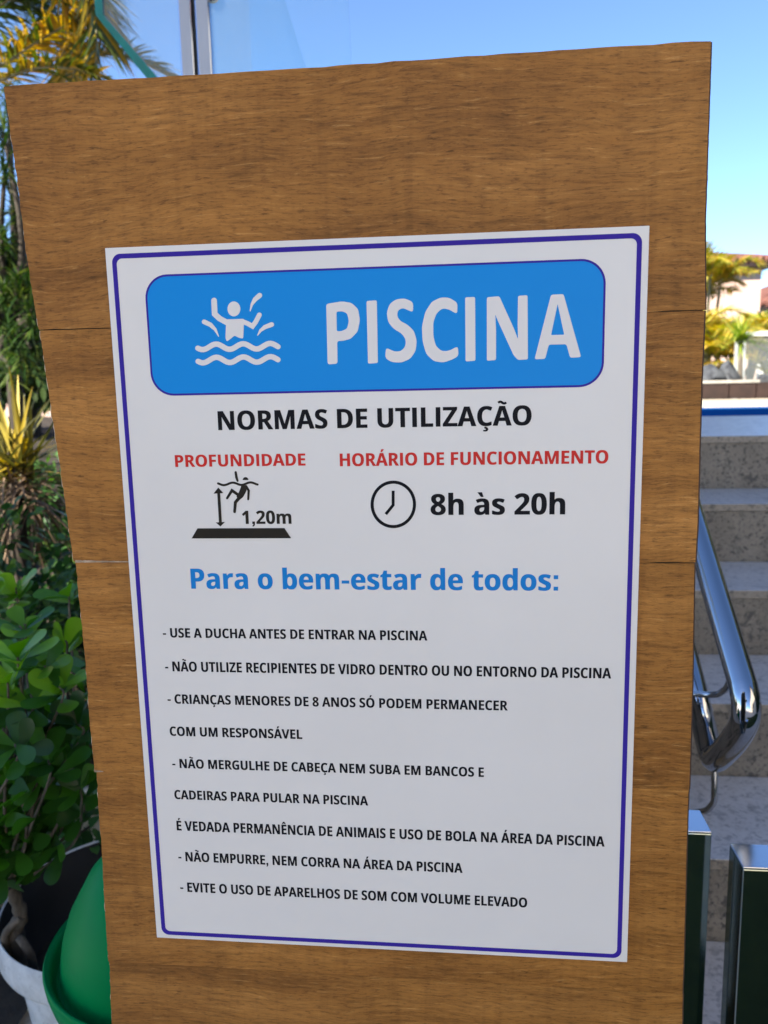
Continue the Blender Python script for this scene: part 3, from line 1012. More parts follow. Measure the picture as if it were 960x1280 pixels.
# --- lettering: bold sans letter outlines, cap height 1000; "char advance contour|contour"
GLYPHS = """
A 966 0,0 353,1004 612,1004 966,0 738,0 665,238 301,238 228,0|354,416 615,416 541,648 523,709 501,783 483,849 464,779 442,701 426,648
B 941 126,0 126,1000 437,1000 513,998 582,991 642,980 695,964 739,944 796,897 830,831 842,746 837,692 824,644 802,602 771,568 733,544 688,531 688,524 720,516 751,504 779,489 804,469 825,445 843,416 856,381 864,339 867,290 856,206 823,135 769,77 727,49 679,28 625,12 565,3 500,0|338,604 461,604 516,607 559,617 589,633 609,656 621,684 625,718 620,753 606,781 583,801 549,815 505,824 450,826 338,826|338,175 476,175 533,179 578,192 609,212 630,240 643,273 647,311 643,346 630,376 609,401 576,420 529,432 469,436 338,436
C 892 531,-14 471,-11 416,-4 365,9 319,27 277,50 216,98 166,158 129,229 112,277 98,328 89,382 83,439 81,499 83,558 90,614 101,668 116,718 136,766 178,838 231,899 295,948 338,972 386,990 437,1003 492,1011 550,1014 600,1012 650,1006 700,995 749,981 797,964 843,944 775,772 662,818 624,829 587,835 550,838 476,827 413,797 364,746 341,707 323,663 310,613 302,558 300,497 302,436 309,381 321,332 338,288 359,250 407,201 471,172 550,162 591,164 632,169 673,176 805,216 805,38 762,22 718,9 675,-1 630,-8 582,-13
D 1036 126,0 126,1000 440,1000 501,998 559,991 613,980 664,964 712,944 783,901 843,846 891,779 914,734 932,684 945,630 953,572 955,510 949,413 932,327 904,251 863,184 812,128 750,82 678,46 598,21 508,5 409,0|338,175 429,175 539,188 625,228 686,294 723,386 735,504 732,567 724,623 709,672 689,714 662,749 607,792 536,818 451,826 338,826
E 784 126,0 126,1000 702,1000 702,826 338,826 338,606 676,606 676,433 338,433 338,175 702,175 702,0
F 769 126,0 126,1000 699,1000 699,826 335,826 335,569 674,569 674,395 335,395 335,0
G 1014 546,-14 461,-9 384,7 315,33 254,70 202,118 158,175 125,242 101,319 86,405 81,501 84,562 91,620 103,675 120,725 142,773 169,817 200,857 235,892 275,924 319,951 368,974 421,991 477,1004 538,1011 604,1014 657,1012 709,1007 761,997 810,985 857,970 901,952 831,783 725,822 686,831 645,836 602,838 543,833 490,819 442,796 400,764 365,724 337,677 316,623 304,563 300,497 303,434 312,376 326,324 347,277 376,237 410,205 453,181 502,167 560,162 637,167 695,176 695,385 506,385 506,562 902,562 902,43 739,1 680,-7 616,-12
H 1071 126,0 126,1000 338,1000 338,608 734,608 734,1000 945,1000 945,0 734,0 734,431 338,431 338,0
I 545 45,0 45,120 167,176 167,824 45,880 45,1000 500,1000 500,880 378,824 378,176 500,120 500,0
J 464 21,-294 -50,-289 -104,-279 -104,-102 -57,-112 -4,-116 19,-115 42,-110 62,-102 81,-90 97,-72 109,-49 119,-19 124,18 126,63 126,1000 338,1000 338,64 333,-16 320,-85 298,-144 268,-191 230,-230 186,-258 136,-278 81,-290
L 791 126,0 126,1000 338,1000 338,175 744,175 744,0
M 1321 126,0 126,1000 415,1000 651,235 655,235 906,1000 1195,1000 1195,0 997,0 997,473 999,583 1004,700 1007,783 1001,783 744,0 549,0 308,784 303,784 308,700 313,581 315,465 315,0
N 1139 126,0 126,1000 394,1000 828,251 832,251 825,389 822,527 822,1000 1013,1000 1013,0 744,0 308,756 303,756 312,613 315,471 315,0
O 1115 557,-14 495,-11 437,-4 383,9 334,27 289,50 225,99 173,159 132,231 114,279 100,330 89,385 83,442 81,503 83,563 89,621 100,675 114,726 132,773 173,844 225,904 289,952 334,975 383,992 437,1005 496,1013 559,1015 622,1013 680,1005 733,992 782,975 826,952 890,903 942,844 982,772 1001,725 1015,674 1025,619 1032,562 1034,501 1032,441 1025,383 1015,329 1001,278 982,230 942,159 890,99 826,50 782,27 733,9 679,-4 621,-11|557,164 639,174 704,204 752,254 773,293 790,337 802,387 809,441 811,501 809,562 802,617 790,667 773,711 752,749 704,799 640,829 559,839 477,829 413,799 364,749 342,711 326,667 314,617 306,562 304,501 306,441 314,387 326,337 342,293 364,254 412,204 477,174
P 880 126,0 126,1000 445,1000 519,997 583,987 640,970 688,947 728,917 777,854 807,778 817,688 812,631 800,577 780,525 750,477 710,436 659,402 596,376 519,361 429,356 338,356 338,0|338,529 408,529 463,533 511,545 550,565 579,594 596,632 602,681 584,762 528,810 434,826 338,826
R 924 126,0 126,1000 417,1000 495,997 564,988 624,973 676,952 719,926 773,868 806,793 817,700 814,656 805,617 791,581 771,548 749,519 722,494 693,471 662,452 630,436 924,0 689,0 451,384 338,384 338,0|338,556 406,556 470,560 520,572 557,591 582,618 597,653 602,695 597,738 581,772 554,796 516,813 465,823 402,826 338,826
S 772 347,-14 285,-12 226,-4 170,8 116,25 64,46 64,244 212,187 263,173 314,164 364,161 411,164 448,174 475,191 494,213 505,238 508,268 502,303 484,333 452,359 412,382 366,407 314,431 238,470 160,528 137,553 117,581 99,612 86,647 78,686 76,730 86,813 116,883 167,939 206,966 250,987 300,1002 354,1011 415,1014 466,1012 516,1006 564,996 711,944 643,779 520,822 483,831 446,836 408,838 371,834 340,825 315,810 297,789 286,765 283,737 288,704 304,676 331,653 367,630 414,605 472,577 521,553 564,528 603,502 636,474 664,443 686,409 703,371 712,327 716,277 705,195 673,124 620,65 578,37 530,14 476,-1 415,-11
T 811 300,0 300,824 28,824 28,1000 783,1000 783,824 511,824 511,0
U 1059 525,-14 449,-10 381,2 321,23 268,51 223,88 185,131 156,179 136,233 123,292 119,356 119,1000 331,1000 331,388 336,314 353,256 381,214 420,186 470,169 531,164 594,170 644,188 681,218 707,262 723,319 728,389 728,1000 940,1000 940,353 935,286 920,224 894,166 859,114 813,70 757,34 690,7 613,-9
V 910 339,0 0,1000 214,1000 402,405 418,348 440,261 455,185 470,261 492,348 507,405 696,1000 910,1000 570,0
X 934 0,0 332,515 21,1000 255,1000 471,640 682,1000 910,1000 597,504 934,0 692,0 459,378 227,0
Z 811 34,0 34,137 513,825 46,825 46,1000 765,1000 765,863 286,175 777,175 777,0
a 846 296,-14 231,-7 175,12 126,46 89,92 66,153 59,228 68,302 97,362 144,408 182,429 226,446 278,459 336,468 401,472 534,476 534,510 530,546 520,576 502,598 478,614 449,623 415,626 378,624 341,619 305,610 199,570 130,711 173,731 218,748 267,762 317,772 370,778 423,780 518,773 596,751 659,714 704,661 732,593 741,510 741,0 595,0 555,104 549,104 516,66 481,36 445,14 404,-2 354,-11|374,139 416,143 454,156 487,179 513,209 528,246 534,291 534,354 452,352 392,346 345,334 312,315 291,290 277,261 273,227 276,198 286,176 301,159 322,148 346,141
b 887 529,-14 477,-11 433,-1 397,16 367,37 340,60 318,84 304,84 269,0 109,0 109,1064 318,1064 318,817 315,731 310,665 318,665 341,695 368,722 401,746 439,764 483,775 535,779 615,768 685,734 744,679 772,635 795,583 811,524 820,458 824,384 820,309 811,242 794,183 772,131 742,87 683,31 612,-3|471,155 511,162 545,182 573,215 594,261 606,318 611,387 606,455 594,511 572,555 543,587 509,606 468,612 419,606 381,590 354,562 335,522 323,471 318,408 318,385 322,317 333,260 351,215 379,182 419,162
d 887 352,-14 272,-3 202,31 144,86 115,130 92,181 76,240 66,307 63,381 66,456 76,523 92,582 115,634 144,678 204,734 275,768 357,779 409,775 454,764 493,746 526,723 554,697 577,667 584,667 574,732 569,819 569,1064 777,1064 777,0 618,0 577,99 569,99 546,69 518,42 486,19 448,1 403,-10|424,153 477,158 517,175 546,204 566,244 578,295 583,357 583,380 579,448 567,505 548,550 519,583 477,603 422,609 379,603 343,583 314,550 292,504 279,447 275,378 279,310 292,253 314,209 343,178 380,159
e 828 455,-14 382,-9 314,5 252,29 197,62 151,105 113,158 85,221 69,294 63,377 68,461 83,536 109,600 143,655 185,699 235,734 292,759 355,774 424,779 485,775 540,764 591,746 635,721 675,688 708,649 734,604 753,552 764,495 768,431 768,331 275,331 282,276 299,230 327,192 364,164 410,147 465,141 513,143 558,148 599,156 640,168 682,183 724,202 724,41 686,24 647,10 606,-1 561,-8 511,-13|279,469 571,469 567,513 555,552 535,585 507,610 471,625 426,630 388,626 354,613 326,591 303,560 287,519
h 920 109,0 109,1064 318,1064 318,847 314,739 308,667 319,667 346,702 377,731 413,752 453,767 495,776 541,779 618,771 685,749 740,712 782,659 807,588 815,499 815,0 606,0 606,447 593,539 552,594 483,612 427,605 384,583 354,547 334,497 322,435 318,360 318,0
m 1375 109,0 109,765 269,765 297,667 308,667 334,702 366,731 404,752 445,767 487,776 531,779 584,776 632,767 674,751 710,730 740,702 763,667 782,667 808,702 840,731 879,752 921,767 964,776 1007,779 1087,771 1152,749 1204,712 1241,659 1263,588 1270,499 1270,0 1062,0 1062,447 1049,539 1011,594 947,612 897,606 858,586 829,553 810,508 798,452 794,384 794,0 585,0 585,447 573,539 534,594 471,612 419,605 379,583 351,547 333,497 322,435 318,360 318,0
o 867 431,-14 363,-9 300,7 242,32 190,68 146,113 111,167 84,231 68,303 63,384 67,456 79,522 99,581 127,632 162,676 205,713 254,742 309,762 369,775 436,779 505,774 568,758 626,732 677,697 721,653 756,599 783,536 799,464 804,384 800,311 788,245 768,186 740,135 704,90 661,52 612,23 558,3 497,-10|434,154 484,161 524,180 554,212 575,257 587,314 591,384 587,453 575,510 554,554 524,585 484,604 433,611 383,604 343,585 313,554 292,510 280,453 276,384 280,314 292,257 313,212 343,180 383,161
r 636 109,0 109,765 268,765 298,636 308,636 333,673 364,707 401,737 442,760 487,774 536,779 573,777 606,773 591,577 562,582 529,584 494,582 460,576 427,565 397,550 370,530 348,504 331,473 321,434 318,389 318,0
s 696 317,-14 179,-4 141,5 103,16 64,31 64,203 197,157 243,147 285,141 324,139 361,141 390,147 411,157 425,170 434,186 437,204 426,239 381,275 272,325 154,386 126,407 103,432 85,459 73,490 66,525 63,566 72,631 100,684 146,725 207,755 280,773 366,779 412,777 458,772 501,765 545,753 589,738 634,718 571,569 465,609 431,617 397,623 363,625 311,619 281,602 270,574 282,541 328,510 430,465 543,410 573,389 597,365 617,338 631,307 640,270 643,227 634,155 606,96 561,48 525,26 482,8 434,-4 378,-12
t 608 371,-14 327,-12 286,-4 249,8 215,27 187,53 163,86 146,128 135,179 132,239 132,608 32,608 32,696 147,766 207,927 340,927 340,765 555,765 555,608 340,608 340,239 343,213 352,191 366,174 384,162 406,155 431,153 499,160 563,176 563,21 480,-4
0 801 399,-14 331,-9 270,8 217,35 172,73 134,123 104,181 81,248 64,324 54,408 50,500 52,563 56,622 63,678 72,729 84,777 111,848 148,907 195,954 252,988 320,1009 399,1015 467,1010 528,994 581,966 626,928 664,880 695,821 719,754 736,678 746,593 749,500 748,437 744,379 737,323 727,272 715,224 687,153 651,95 604,48 548,13 479,-7|399,157 446,166 483,195 508,242 519,280 528,325 534,376 538,435 539,500 538,565 534,623 528,675 519,720 508,758 483,806 446,835 399,845 352,835 315,806 290,758 279,720 271,675 265,623 262,565 261,500 262,435 265,377 271,325 279,281 290,243 315,195 352,166
1 801 367,0 367,578 369,674 373,777 342,747 300,709 185,616 83,744 405,1000 578,1000 578,0
2 801 56,0 56,147 307,401 429,530 457,564 479,596 496,626 507,656 514,686 517,718 513,755 502,785 484,808 459,824 430,834 395,838 357,835 320,826 283,811 246,791 208,765 168,735 53,871 145,941 179,961 216,979 257,994 302,1005 353,1012 410,1014 473,1010 529,998 579,978 623,952 659,919 688,882 710,839 723,793 727,744 723,690 712,640 694,593 669,548 637,503 599,458 448,308 319,188 319,178 755,178 755,0
8 801 401,-14 336,-11 278,-3 226,12 181,32 141,57 90,111 59,176 49,254 55,318 74,374 105,420 145,460 190,494 241,522 198,552 160,586 127,624 101,667 85,717 80,773 85,823 100,868 125,906 158,939 197,965 243,986 293,1001 346,1010 401,1013 457,1010 510,1001 560,986 604,965 643,939 676,906 700,868 715,823 720,772 714,715 697,666 669,624 632,587 589,555 541,528 642,463 672,437 698,408 721,376 737,341 747,302 751,259 746,206 731,158 707,115 673,77 632,45 583,20 528,1 467,-10|401,616 431,632 459,650 485,670 505,694 517,722 521,756 517,786 506,812 487,832 462,847 433,856 399,859 367,856 338,847 313,832 294,812 283,786 279,756 283,724 295,696 315,672 341,652 369,633|398,141 446,145 485,156 515,175 537,200 550,230 555,265 552,289 545,311 532,331 477,383 409,426 391,436 350,414 315,390 286,364 263,335 250,303 245,266 249,232 262,202 284,176 313,157 351,145
"""
FONT = {}
for ln in GLYPHS.strip().split('\n'):
    ch, adv, rest = ln.split(' ', 2)
    FONT[ch] = (int(adv), [[tuple(int(q) for q in p.split(',')) for p in lp.split(' ')] for lp in rest.split('|')])
_st = sorted(x for x, y in FONT['H'][1][0])
STEM = FONT['L'][1][0]
STEM0, STEM1 = min(x for x, y in FONT['H'][1][0]), sorted(set(x for x, y in FONT['H'][1][0]))[1]
SW = STEM1 - STEM0
FONT['I'] = (SW + 2 * STEM0, [[(STEM0, 0), (STEM1, 0), (STEM1, 1000), (STEM0, 1000)]])
FONT['-'] = (470, [[(60, 290), (410, 290), (410, 440), (60, 440)]])
FONT[' '] = (380, [])
FONT[':'] = (400, [[(110, 0), (290, 0), (290, 185), (110, 185)], [(110, 545), (290, 545), (290, 730), (110, 730)]])
FONT[','] = (380, [[(95, 0), (285, 0), (285, 130), (262, 215), (205, 262), (150, 270), (135, 215), (180, 190), (196, 150), (196, 185), (95, 185)]])
FONT[','] = (380, [[(100, 185), (285, 185), (285, 30), (262, -90), (190, -175), (120, -205), (95, -130), (150, -95), (180, -40), (183, 0), (100, 0)]])


def glyph(ch):
    comp = {'Ã': ('A', 'til'), 'Á': ('A', 'ac'), 'É': ('E', 'ac'), 'Ó': ('O', 'ac'), 'Ê': ('E', 'ci'), 'Ç': ('C', 'ce'), 'à': ('a', 'gr')}
    if ch not in comp: return FONT[ch]
    base, acc = comp[ch]
    adv, lps = FONT[base]
    xs = [x for lp in lps for x, y in lp]
    cx = (min(xs) + max(xs)) / 2
    y0 = 1070 if base.isupper() else 850
    if acc == 'ac': ex = [[(cx - 70, y0), (cx + 20, y0), (cx + 190, y0 + 225), (cx + 0, y0 + 225)]]
    elif acc == 'gr': ex = [[(cx - 20, y0), (cx + 70, y0), (cx + 0, y0 + 225), (cx - 190, y0 + 225)]]
    elif acc == 'ci': ex = [[(cx - 220, y0), (cx - 105, y0), (cx, y0 + 110), (cx + 105, y0), (cx + 220, y0), (cx + 75, y0 + 225), (cx - 75, y0 + 225)]]
    elif acc == 'til':
        ex = [stroke([(cx - 200 + 400 * k / 16, y0 + 100 + 48 * math.sin(2 * math.pi * k / 16)) for k in range(17)], 105, False)]
    else:
        cx += 40
        ex = [stroke([(cx + 10, -40), (cx - 10, -95), (cx + 60, -120), (cx + 85, -175), (cx + 45, -235), (cx - 30, -250), (cx - 105, -235)], [70, 80, 85, 90, 88, 80, 70], False)]
    return adv, lps + ex


def lettering(name, txt, lx, ltop, lbase, rx, rtop, rbase, mat, weight=0.035):
    A0, B0 = S(lx, lbase), S(rx, rbase)
    A1, B1 = S(lx, ltop), S(rx, rtop)
    cap = ((A1[1] - A0[1]) + (B1[1] - B0[1])) / 2
    zb = (A0[1] + B0[1]) / 2
    loops = []; x = 0
    for ch in txt:
        adv, lps = glyph(ch)
        loops += [[(x + px, py) for px, py in lp] for lp in lps]
        x += adv
    xs = [p[0] for lp in loops for p in lp]
    sy = cap / 1000; sx = (B0[0] - A0[0]) / (max(xs) - min(xs)); xm = min(xs)
    print('TEXT', txt[:18], 'tilt mm %.2f' % ((B0[1] - A0[1]) * 1000), 'sx/sy %.2f' % (sx / sy))
    o = flat(name, [[(A0[0] + (px - xm) * sx, zb + py * sy) for px, py in lp] for lp in loops], mat)
    # heavier strokes: the outline printed a second time a hair to the side
    me = o.data
    bm = bmesh.new(); bm.from_mesh(me)
    ret = bmesh.ops.duplicate(bm, geom=bm.verts[:] + bm.edges[:] + bm.faces[:])
    for v in ret['geom']:
        if isinstance(v, bmesh.types.BMVert):
            v.co.x += cap * weight; v.co.y -= 0.00003
    bm.to_mesh(me); bm.free()
    return o


lettering('heading_lettering', 'NORMAS DE UTILIZAÇÃO', 273, 514, 537, 663.5, 506.8, 532.2, M['black'])
lettering('depth_heading_lettering', 'PROFUNDIDADE', 219.3, 568.7, 583.7, 381.5, 567, 582, M['red'])
lettering('hours_heading_lettering', 'HORÁRIO DE FUNCIONAMENTO', 425, 567, 582.7, 759.6, 562.6, 579.3, M['red'])
lettering('opening_hours_lettering', '8h às 20h', 538.3, 617.3, 643.6, 705.4, 616.9, 643, M['black'])
lettering('depth_value_lettering', '1,20m', 303, 638.7, 655, 364, 638, 654.6, M['brownblack'])
lettering('wellbeing_lettering', 'Para o bem-estar de todos:', 239.3, 710.7, 736, 696.6, 712, 738, M['textblue'])
rules = [('- USE A DUCHA ANTES DE ENTRAR NA PISCINA', 204, 785.4, 797, 533.8, 788, 800.3),
         ('- NÃO UTILIZE RECIPIENTES DE VIDRO DENTRO OU NO ENTORNO DA PISCINA', 206.8, 827, 839, 763.4, 834.7, 848),
         ('- CRIANÇAS MENORES DE 8 ANOS SÓ PODEM PERMANECER', 209.8, 868, 879.3, 634.2, 875.5, 887.9),
         ('COM UM RESPONSÁVEL', 212.6, 908.5, 919.9, 377.6, 911.6, 923.3),
         ('- NÃO MERGULHE DE CABEÇA NEM SUBA EM BANCOS E', 215.7, 948.7, 960, 604.4, 958.9, 970.8),
         ('CADEIRAS PARA PULAR NA PISCINA', 218.4, 987.6, 998.9, 459.8, 995, 1006.5),
         ('É VEDADA PERMANÊNCIA DE ANIMAIS E USO DE BOLA NA ÁREA DA PISCINA', 221.2, 1026.4, 1038, 755.2, 1045, 1058),
         ('- NÃO EMPURRE, NEM CORRA NA ÁREA DA PISCINA', 223.3, 1065, 1076.6, 577.8, 1078.5, 1090.5),
         ('- EVITE O USO DE APARELHOS DE SOM COM VOLUME ELEVADO', 225.7, 1103.8, 1115, 658.5, 1121, 1133.5)]
for r_ in rules:
    lettering('rule_lettering', *r_, M['black'])

# ================================================================ HANDRAIL
RXX = 0.40


def onx(px, py, x=RXX):
    a, b = (px - 480) / FPX, (py - 640) / FPX
    v = Vector([CR[0][i] * a + CR[1][i] * b + CR[2][i] for i in range(3)])
    return CAM + v * (x / v.x)


up0, up1 = onx(872, 667), onx(929, 858)
d = (up0 - up1).normalized()
lo1, lo0 = onx(889, 944), onx(864, 866)
far_u = up1 + d * 2.1
dl = (lo0 - lo1).normalized()
dl = Vector((0, d.y, d.z))
far_l = lo1 + dl * 1.95
hr = empty('handrail', (RXX, 1.15, 0.3), 'polished stainless steel looped handrail running up beside the steps', 'handrail')
s = MB()
tip = [onx(929, 858), onx(932.5, 878), onx(931, 900), onx(920, 922), onx(904, 941), onx(894, 949), onx(889, 944)]
path = [far_u, far_u.lerp(up1, .35), far_u.lerp(up1, .7), far_u.lerp(up1, .93)] + spline(tip, 30) + [lo1.lerp(far_l, .07), lo1.lerp(far_l, .3), lo1.lerp(far_l, .65), far_l]
s.tube(path, 0.0205, 24)
s.build('rail', M['steel'], hr)
s = MB()
b1 = onx(914, 838)
s.tube(spline([b1, onx(912, 852), onx(907, 864) + Vector((-.004, 0, 0)), onx(893, 868.5) + Vector((-.012, 0, 0)), Vector((0.284, onx(893, 868.5).y + .02, onx(893, 868.5).z))], 24), 0.0052, 12)
s.build('bracket', M['brushed'], hr)
s = MB()
s.tube(spline([onx(893, 958), onx(893, 988), onx(890, 1006), onx(884, 1016) + Vector((-.02, 0.0, 0)), Vector((0.284, onx(880, 1022).y + .02, onx(880, 1022).z))], 24), 0.0052, 12)
s.build('bracket', M['brushed'], hr)

# ================================================================ STEEL POSTS
zt = P(930, 1084, 0.94).z


def steel_post(x0, x1, y0, y1, ztop, label):
    p = empty('steel_post', ((x0 + x1) / 2, (y0 + y1) / 2, TR), label, 'post', 'polished steel posts at the foot of the steps')
    s = MB(); s.box(x0, x1, y0, y1, TR + 0.008, ztop - 0.003); s.build('shaft', M['post'], p, bevel=0.0012)
    s = MB(); s.box(x0 + .0002, x1 - .0002, y0 + .0002, y1 - .0002, ztop - 0.0028, ztop); s.build('cap', M['cap_steel'], p, bevel=0.0008)
    s = MB(); s.box(x0 - .012, x1 + .012, y0 - .012, y1 + .012, TR + 0.0005, TR + 0.0075); s.build('base_plate', M['brushed'], p)


a = P(930, 1084, 0.94)
steel_post(a.x - .001, a.x + 0.062, 0.940, 0.992, zt, 'polished dark steel square post in the right bottom corner, the nearer of two')
b = P(890, 1040, 1.0166)
steel_post(b.x - 0.062, b.x, 1.0166, 1.072, b.z, 'polished dark steel square post partly hidden behind the wooden board edge')

# ================================================================ GLASS SCREEN on the terrace
GY = 2.2
gs = empty('glass_screen', (-0.5, GY, DECK), 'clear frameless glass screen with a double chrome post above the wooden board', 'glass screen')


def gx(px, py): q = P(px, py, GY); return (q.x, q.z)


TOPZ = DECK + 2.1
c0, c1 = gx(129, 18), gx(205, 106)
lowz = DECK + 0.12
lp = [(c0[0], TOPZ), c0, c1, (c1[0] + (c1[1] - lowz) * .75, lowz), (gx(226, 50)[0], lowz), (gx(226, 50)[0], TOPZ)]
s = MB(); s.prism_y(lp, GY, GY + 0.010); pane1 = s.build('pane', M['glass'], gs)
s = MB()
e = 0.021
n1 = Vector((c1[0] - c0[0], c1[1] - c0[1])).normalized(); pn = Vector((n1.y, -n1.x)) * -1
s.prism_y([(c0[0] - e, TOPZ), (c0[0] - e, c0[1]), (c0[0], c0[1]), (c0[0], TOPZ)], GY - 0.001, GY + 0.011)
q = [(c0[0] - e, c0[1] - .0005), (c1[0] - e * 1.0, c1[1] - e * .6), (c1[0], c1[1]), (c0[0] - .0003, c0[1] - .0005)]
s.prism_y(q, GY - 0.001, GY + 0.011)
s.build('edge', M['glass_edge'], pane1)
xr0, xr1 = gx(265.5, 50)[0], gx(452, 75)[0]
s = MB(); s.prism_y([(xr0, TOPZ), (xr0, lowz), (xr1, lowz), (xr1 - .06, TOPZ)][0:4], GY, GY + 0.010); pane2 = s.build('pane', M['glass'], gs)
for xa, xb in ((gx(226, 50)[0], gx(243, 50)[0]), (gx(247, 50)[0], gx(265, 50)[0])):
    s = MB(); s.box(xa + .0005, xb - .0005, GY - 0.012, GY + 0.022, DECK + .001, TOPZ + .02); s.build('post', M['blue_steel'], gs, bevel=0.003)
s = MB(); s.box(gx(243, 50)[0] + .0003, gx(247, 50)[0] - .0003, GY - 0.006, GY + 0.014, DECK + .002, TOPZ); s.build('gap_strip', M['shade_black'], gs)  # black strip in place of the dark gap between the two posts
k = gx(268, 2)
s = MB(); s.lathe([(0.0001, -.02), (.014, -.019), (.019, -.012), (.019, .006), (.013, .012), (.0001, .012)], (0, 0, 0), 20)
for v in s.v:
    x, y, z = v; v.xyz = (k[0] + x, GY - .02 + z, k[1] + .008 + y)
s.build('knob', M['brushed'], gs)

# ================================================================ BIN
bc = P(218, 1176, 0.94)
bin_ = empty('litter_bin', (bc.x, bc.y, 0.0), 'green plastic litter bin with domed lid behind the wooden board', 'bin')
zr = bc.z
RB = 0.158
s = MB()
s.lathe([(0.0001, 0.02), (RB * .74, 0.02), (RB * .78, 0.03), (RB * .93, zr - 0.05), (RB * .945, zr - .03), (RB * 0.95, zr - 0.022)], (bc.x, bc.y, 0.0), 64)
s.build('body', M['bin'], bin_)
s = MB()
s.lathe([(RB * .952, zr - .035), (RB * 1.0, zr - .03), (RB * 1.03, zr - .012), (RB * 1.045, zr + .004), (RB * 1.03, zr + .009), (RB * .975, zr - .002),
         (RB * .955, zr - .014), (RB * .93, zr - .016), (RB * .915, zr - .010), (RB * .91, zr + .006), (RB * .885, zr + .03), (RB * .82, zr + .062), (RB * .66, zr + .108),
         (RB * .50, zr + .135), (RB * .28, zr + .150), (0.0001, zr + .155)], (bc.x, bc.y, 0.0), 64)
s.build('lid', M['bin'], bin_)

# ================================================================ POTS
pc = P(150, 1117, 1.42)
RP = 0.232
pot = empty('stone_pot', (pc.x, pc.y, 0.03), 'large stained white stone pot with black inside behind the green bin', 'pot')
zp = pc.z
s = MB()
s.lathe([(0.0001, 0.03), (RP * .62, .03), (RP * .70, .08), (RP * .80, zp * .45), (RP * .865, zp - .085), (RP * .875, zp - .075), (RP * .985, zp - .066), (RP * 1.0, zp - .058), (RP * 1.0, zp - .012), (RP * .985, zp - .002),
         (RP * .98, zp), (RP * .968, zp - .004)], (pc.x, pc.y, 0), 64)
s.build('body', M['pot'], pot)
s = MB()
s.lathe([(RP * .968, zp - .004), (RP * .955, zp - .02), (RP * .85, zp - .062), (RP * .80, zp - .2), (RP * .5, zp - .22), (.0001, zp - .22)], (pc.x, pc.y, 0), 64)
s.build('black_inside', M['shade_black'], pot)  # deep shade inside the pot, put in as black colour
s = MB()
s.lathe([(RP * .815, zp - .145), (RP * .6, zp - .125), (RP * .3, zp - .11), (0.0001, zp - .108)], (pc.x, pc.y, 0), 40)
s.build('soil', M['soil'], pot)

# second pot: fluted cream one behind
qc = P(85, 1040, 1.95)
pot2 = empty('fluted_pot', (qc.x, qc.y, 0.05), 'fluted cream planter pot standing behind the white stone pot', 'pot')
zq = P(60, 1000, 1.72).z
s = MB()
s.lathe([(0.0001, .04), (.20, .04), (.215, .1), (.245, zq - .06), (.25, zq - .02), (.245, zq), (.22, zq), (.215, zq - .03)], (qc.x, qc.y, 0), 128, flute=26, depth=0.012)
s.build('body', M['cream'], pot2)
s = MB(); s.lathe([(.217, zq - .035), (.1, zq - .02), (0.0001, zq - .02)], (qc.x, qc.y, 0), 40); s.build('soil', M['soil'], pot2)


# ================================================================ PLANTS
def paddle_cluster(s, p, d, n, L, W, spread=1.0, tint=(0.2, 0.9)):
    d = Vector(d).normalized()
    for i in range(n):
        a = i * 2.4 + rnd.uniform(-.3, .3)
        o1 = d.orthogonal().normalized(); o2 = d.cross(o1)
        out = (o1 * math.cos(a) + o2 * math.sin(a))
        el = rnd.uniform(0.15, 0.9) * spread
        dr = (d * (1 - el * .75) + out * (0.35 + el)).normalized()
        l = L * rnd.uniform(.7, 1.15)
        s.leaf(p - d * rnd.uniform(0, .035), dr, d + rv(.25), l, W * rnd.uniform(.8, 1.1), 'obovate', rnd.uniform(0, .18), rnd.uniform(.05, .28), 10, min(1, max(0, rnd.uniform(*tint))))


# potted shrub with paddle leaves
ps = empty('potted_shrub', (pc.x - .1, pc.y, zp - .12), 'leafy shrub with paddle leaves and gnarled trunk growing in the white pot', 'shrub')
tb = P(22, 1185, 1.30)
wood = MB(); lv = MB()
tr_ = spline([tb + Vector((.01, .0, -.08)), P(20, 1168, 1.29), P(26, 1145, 1.28), P(20, 1125, 1.27), P(12, 1108, 1.26)], 16)
wood.tube(tr_, [0.017 - 0.008 * i / (len(tr_) - 1) + .0018 * math.sin(i * 2.1) for i in range(len(tr_))], 10)
wood.tube(spline([P(12, 1196, 1.28), P(6, 1172, 1.27), P(14, 1158, 1.27), P(27, 1146, 1.27)], 12), 0.008, 8)
wood.tube(spline([P(24, 1172, 1.27), P(34, 1186, 1.26), P(40, 1200, 1.27), P(44, 1220, 1.28)], 10), 0.008, 8)
fork = P(14, 1112, 1.26)
targets = [(38, 868, 1.13), (8, 850, 1.12), (74, 858, 1.14), (18, 930, 1.07), (60, 950, 1.11), (98, 905, 1.2), (30, 780, 1.25), (82, 800, 1.28), 
           (100, 985, 1.2), (-30, 900, 1.1), (-40, 800, 1.25), (85, 742, 1.4), (20, 735, 1.45), (55, 832, 1.16), (110, 850, 1.25), (-20, 745, 1.4), (58, 905, 1.2), (22, 820, 1.14), (112, 930, 1.3), (12, 975, 1.2), (62, 985, 1.27), (34, 1010, 1.24), (-12, 1060, 1.2), (30, 955, 1.18), (78, 945, 1.25), (45, 925, 1.17), (5, 905, 1.15)]
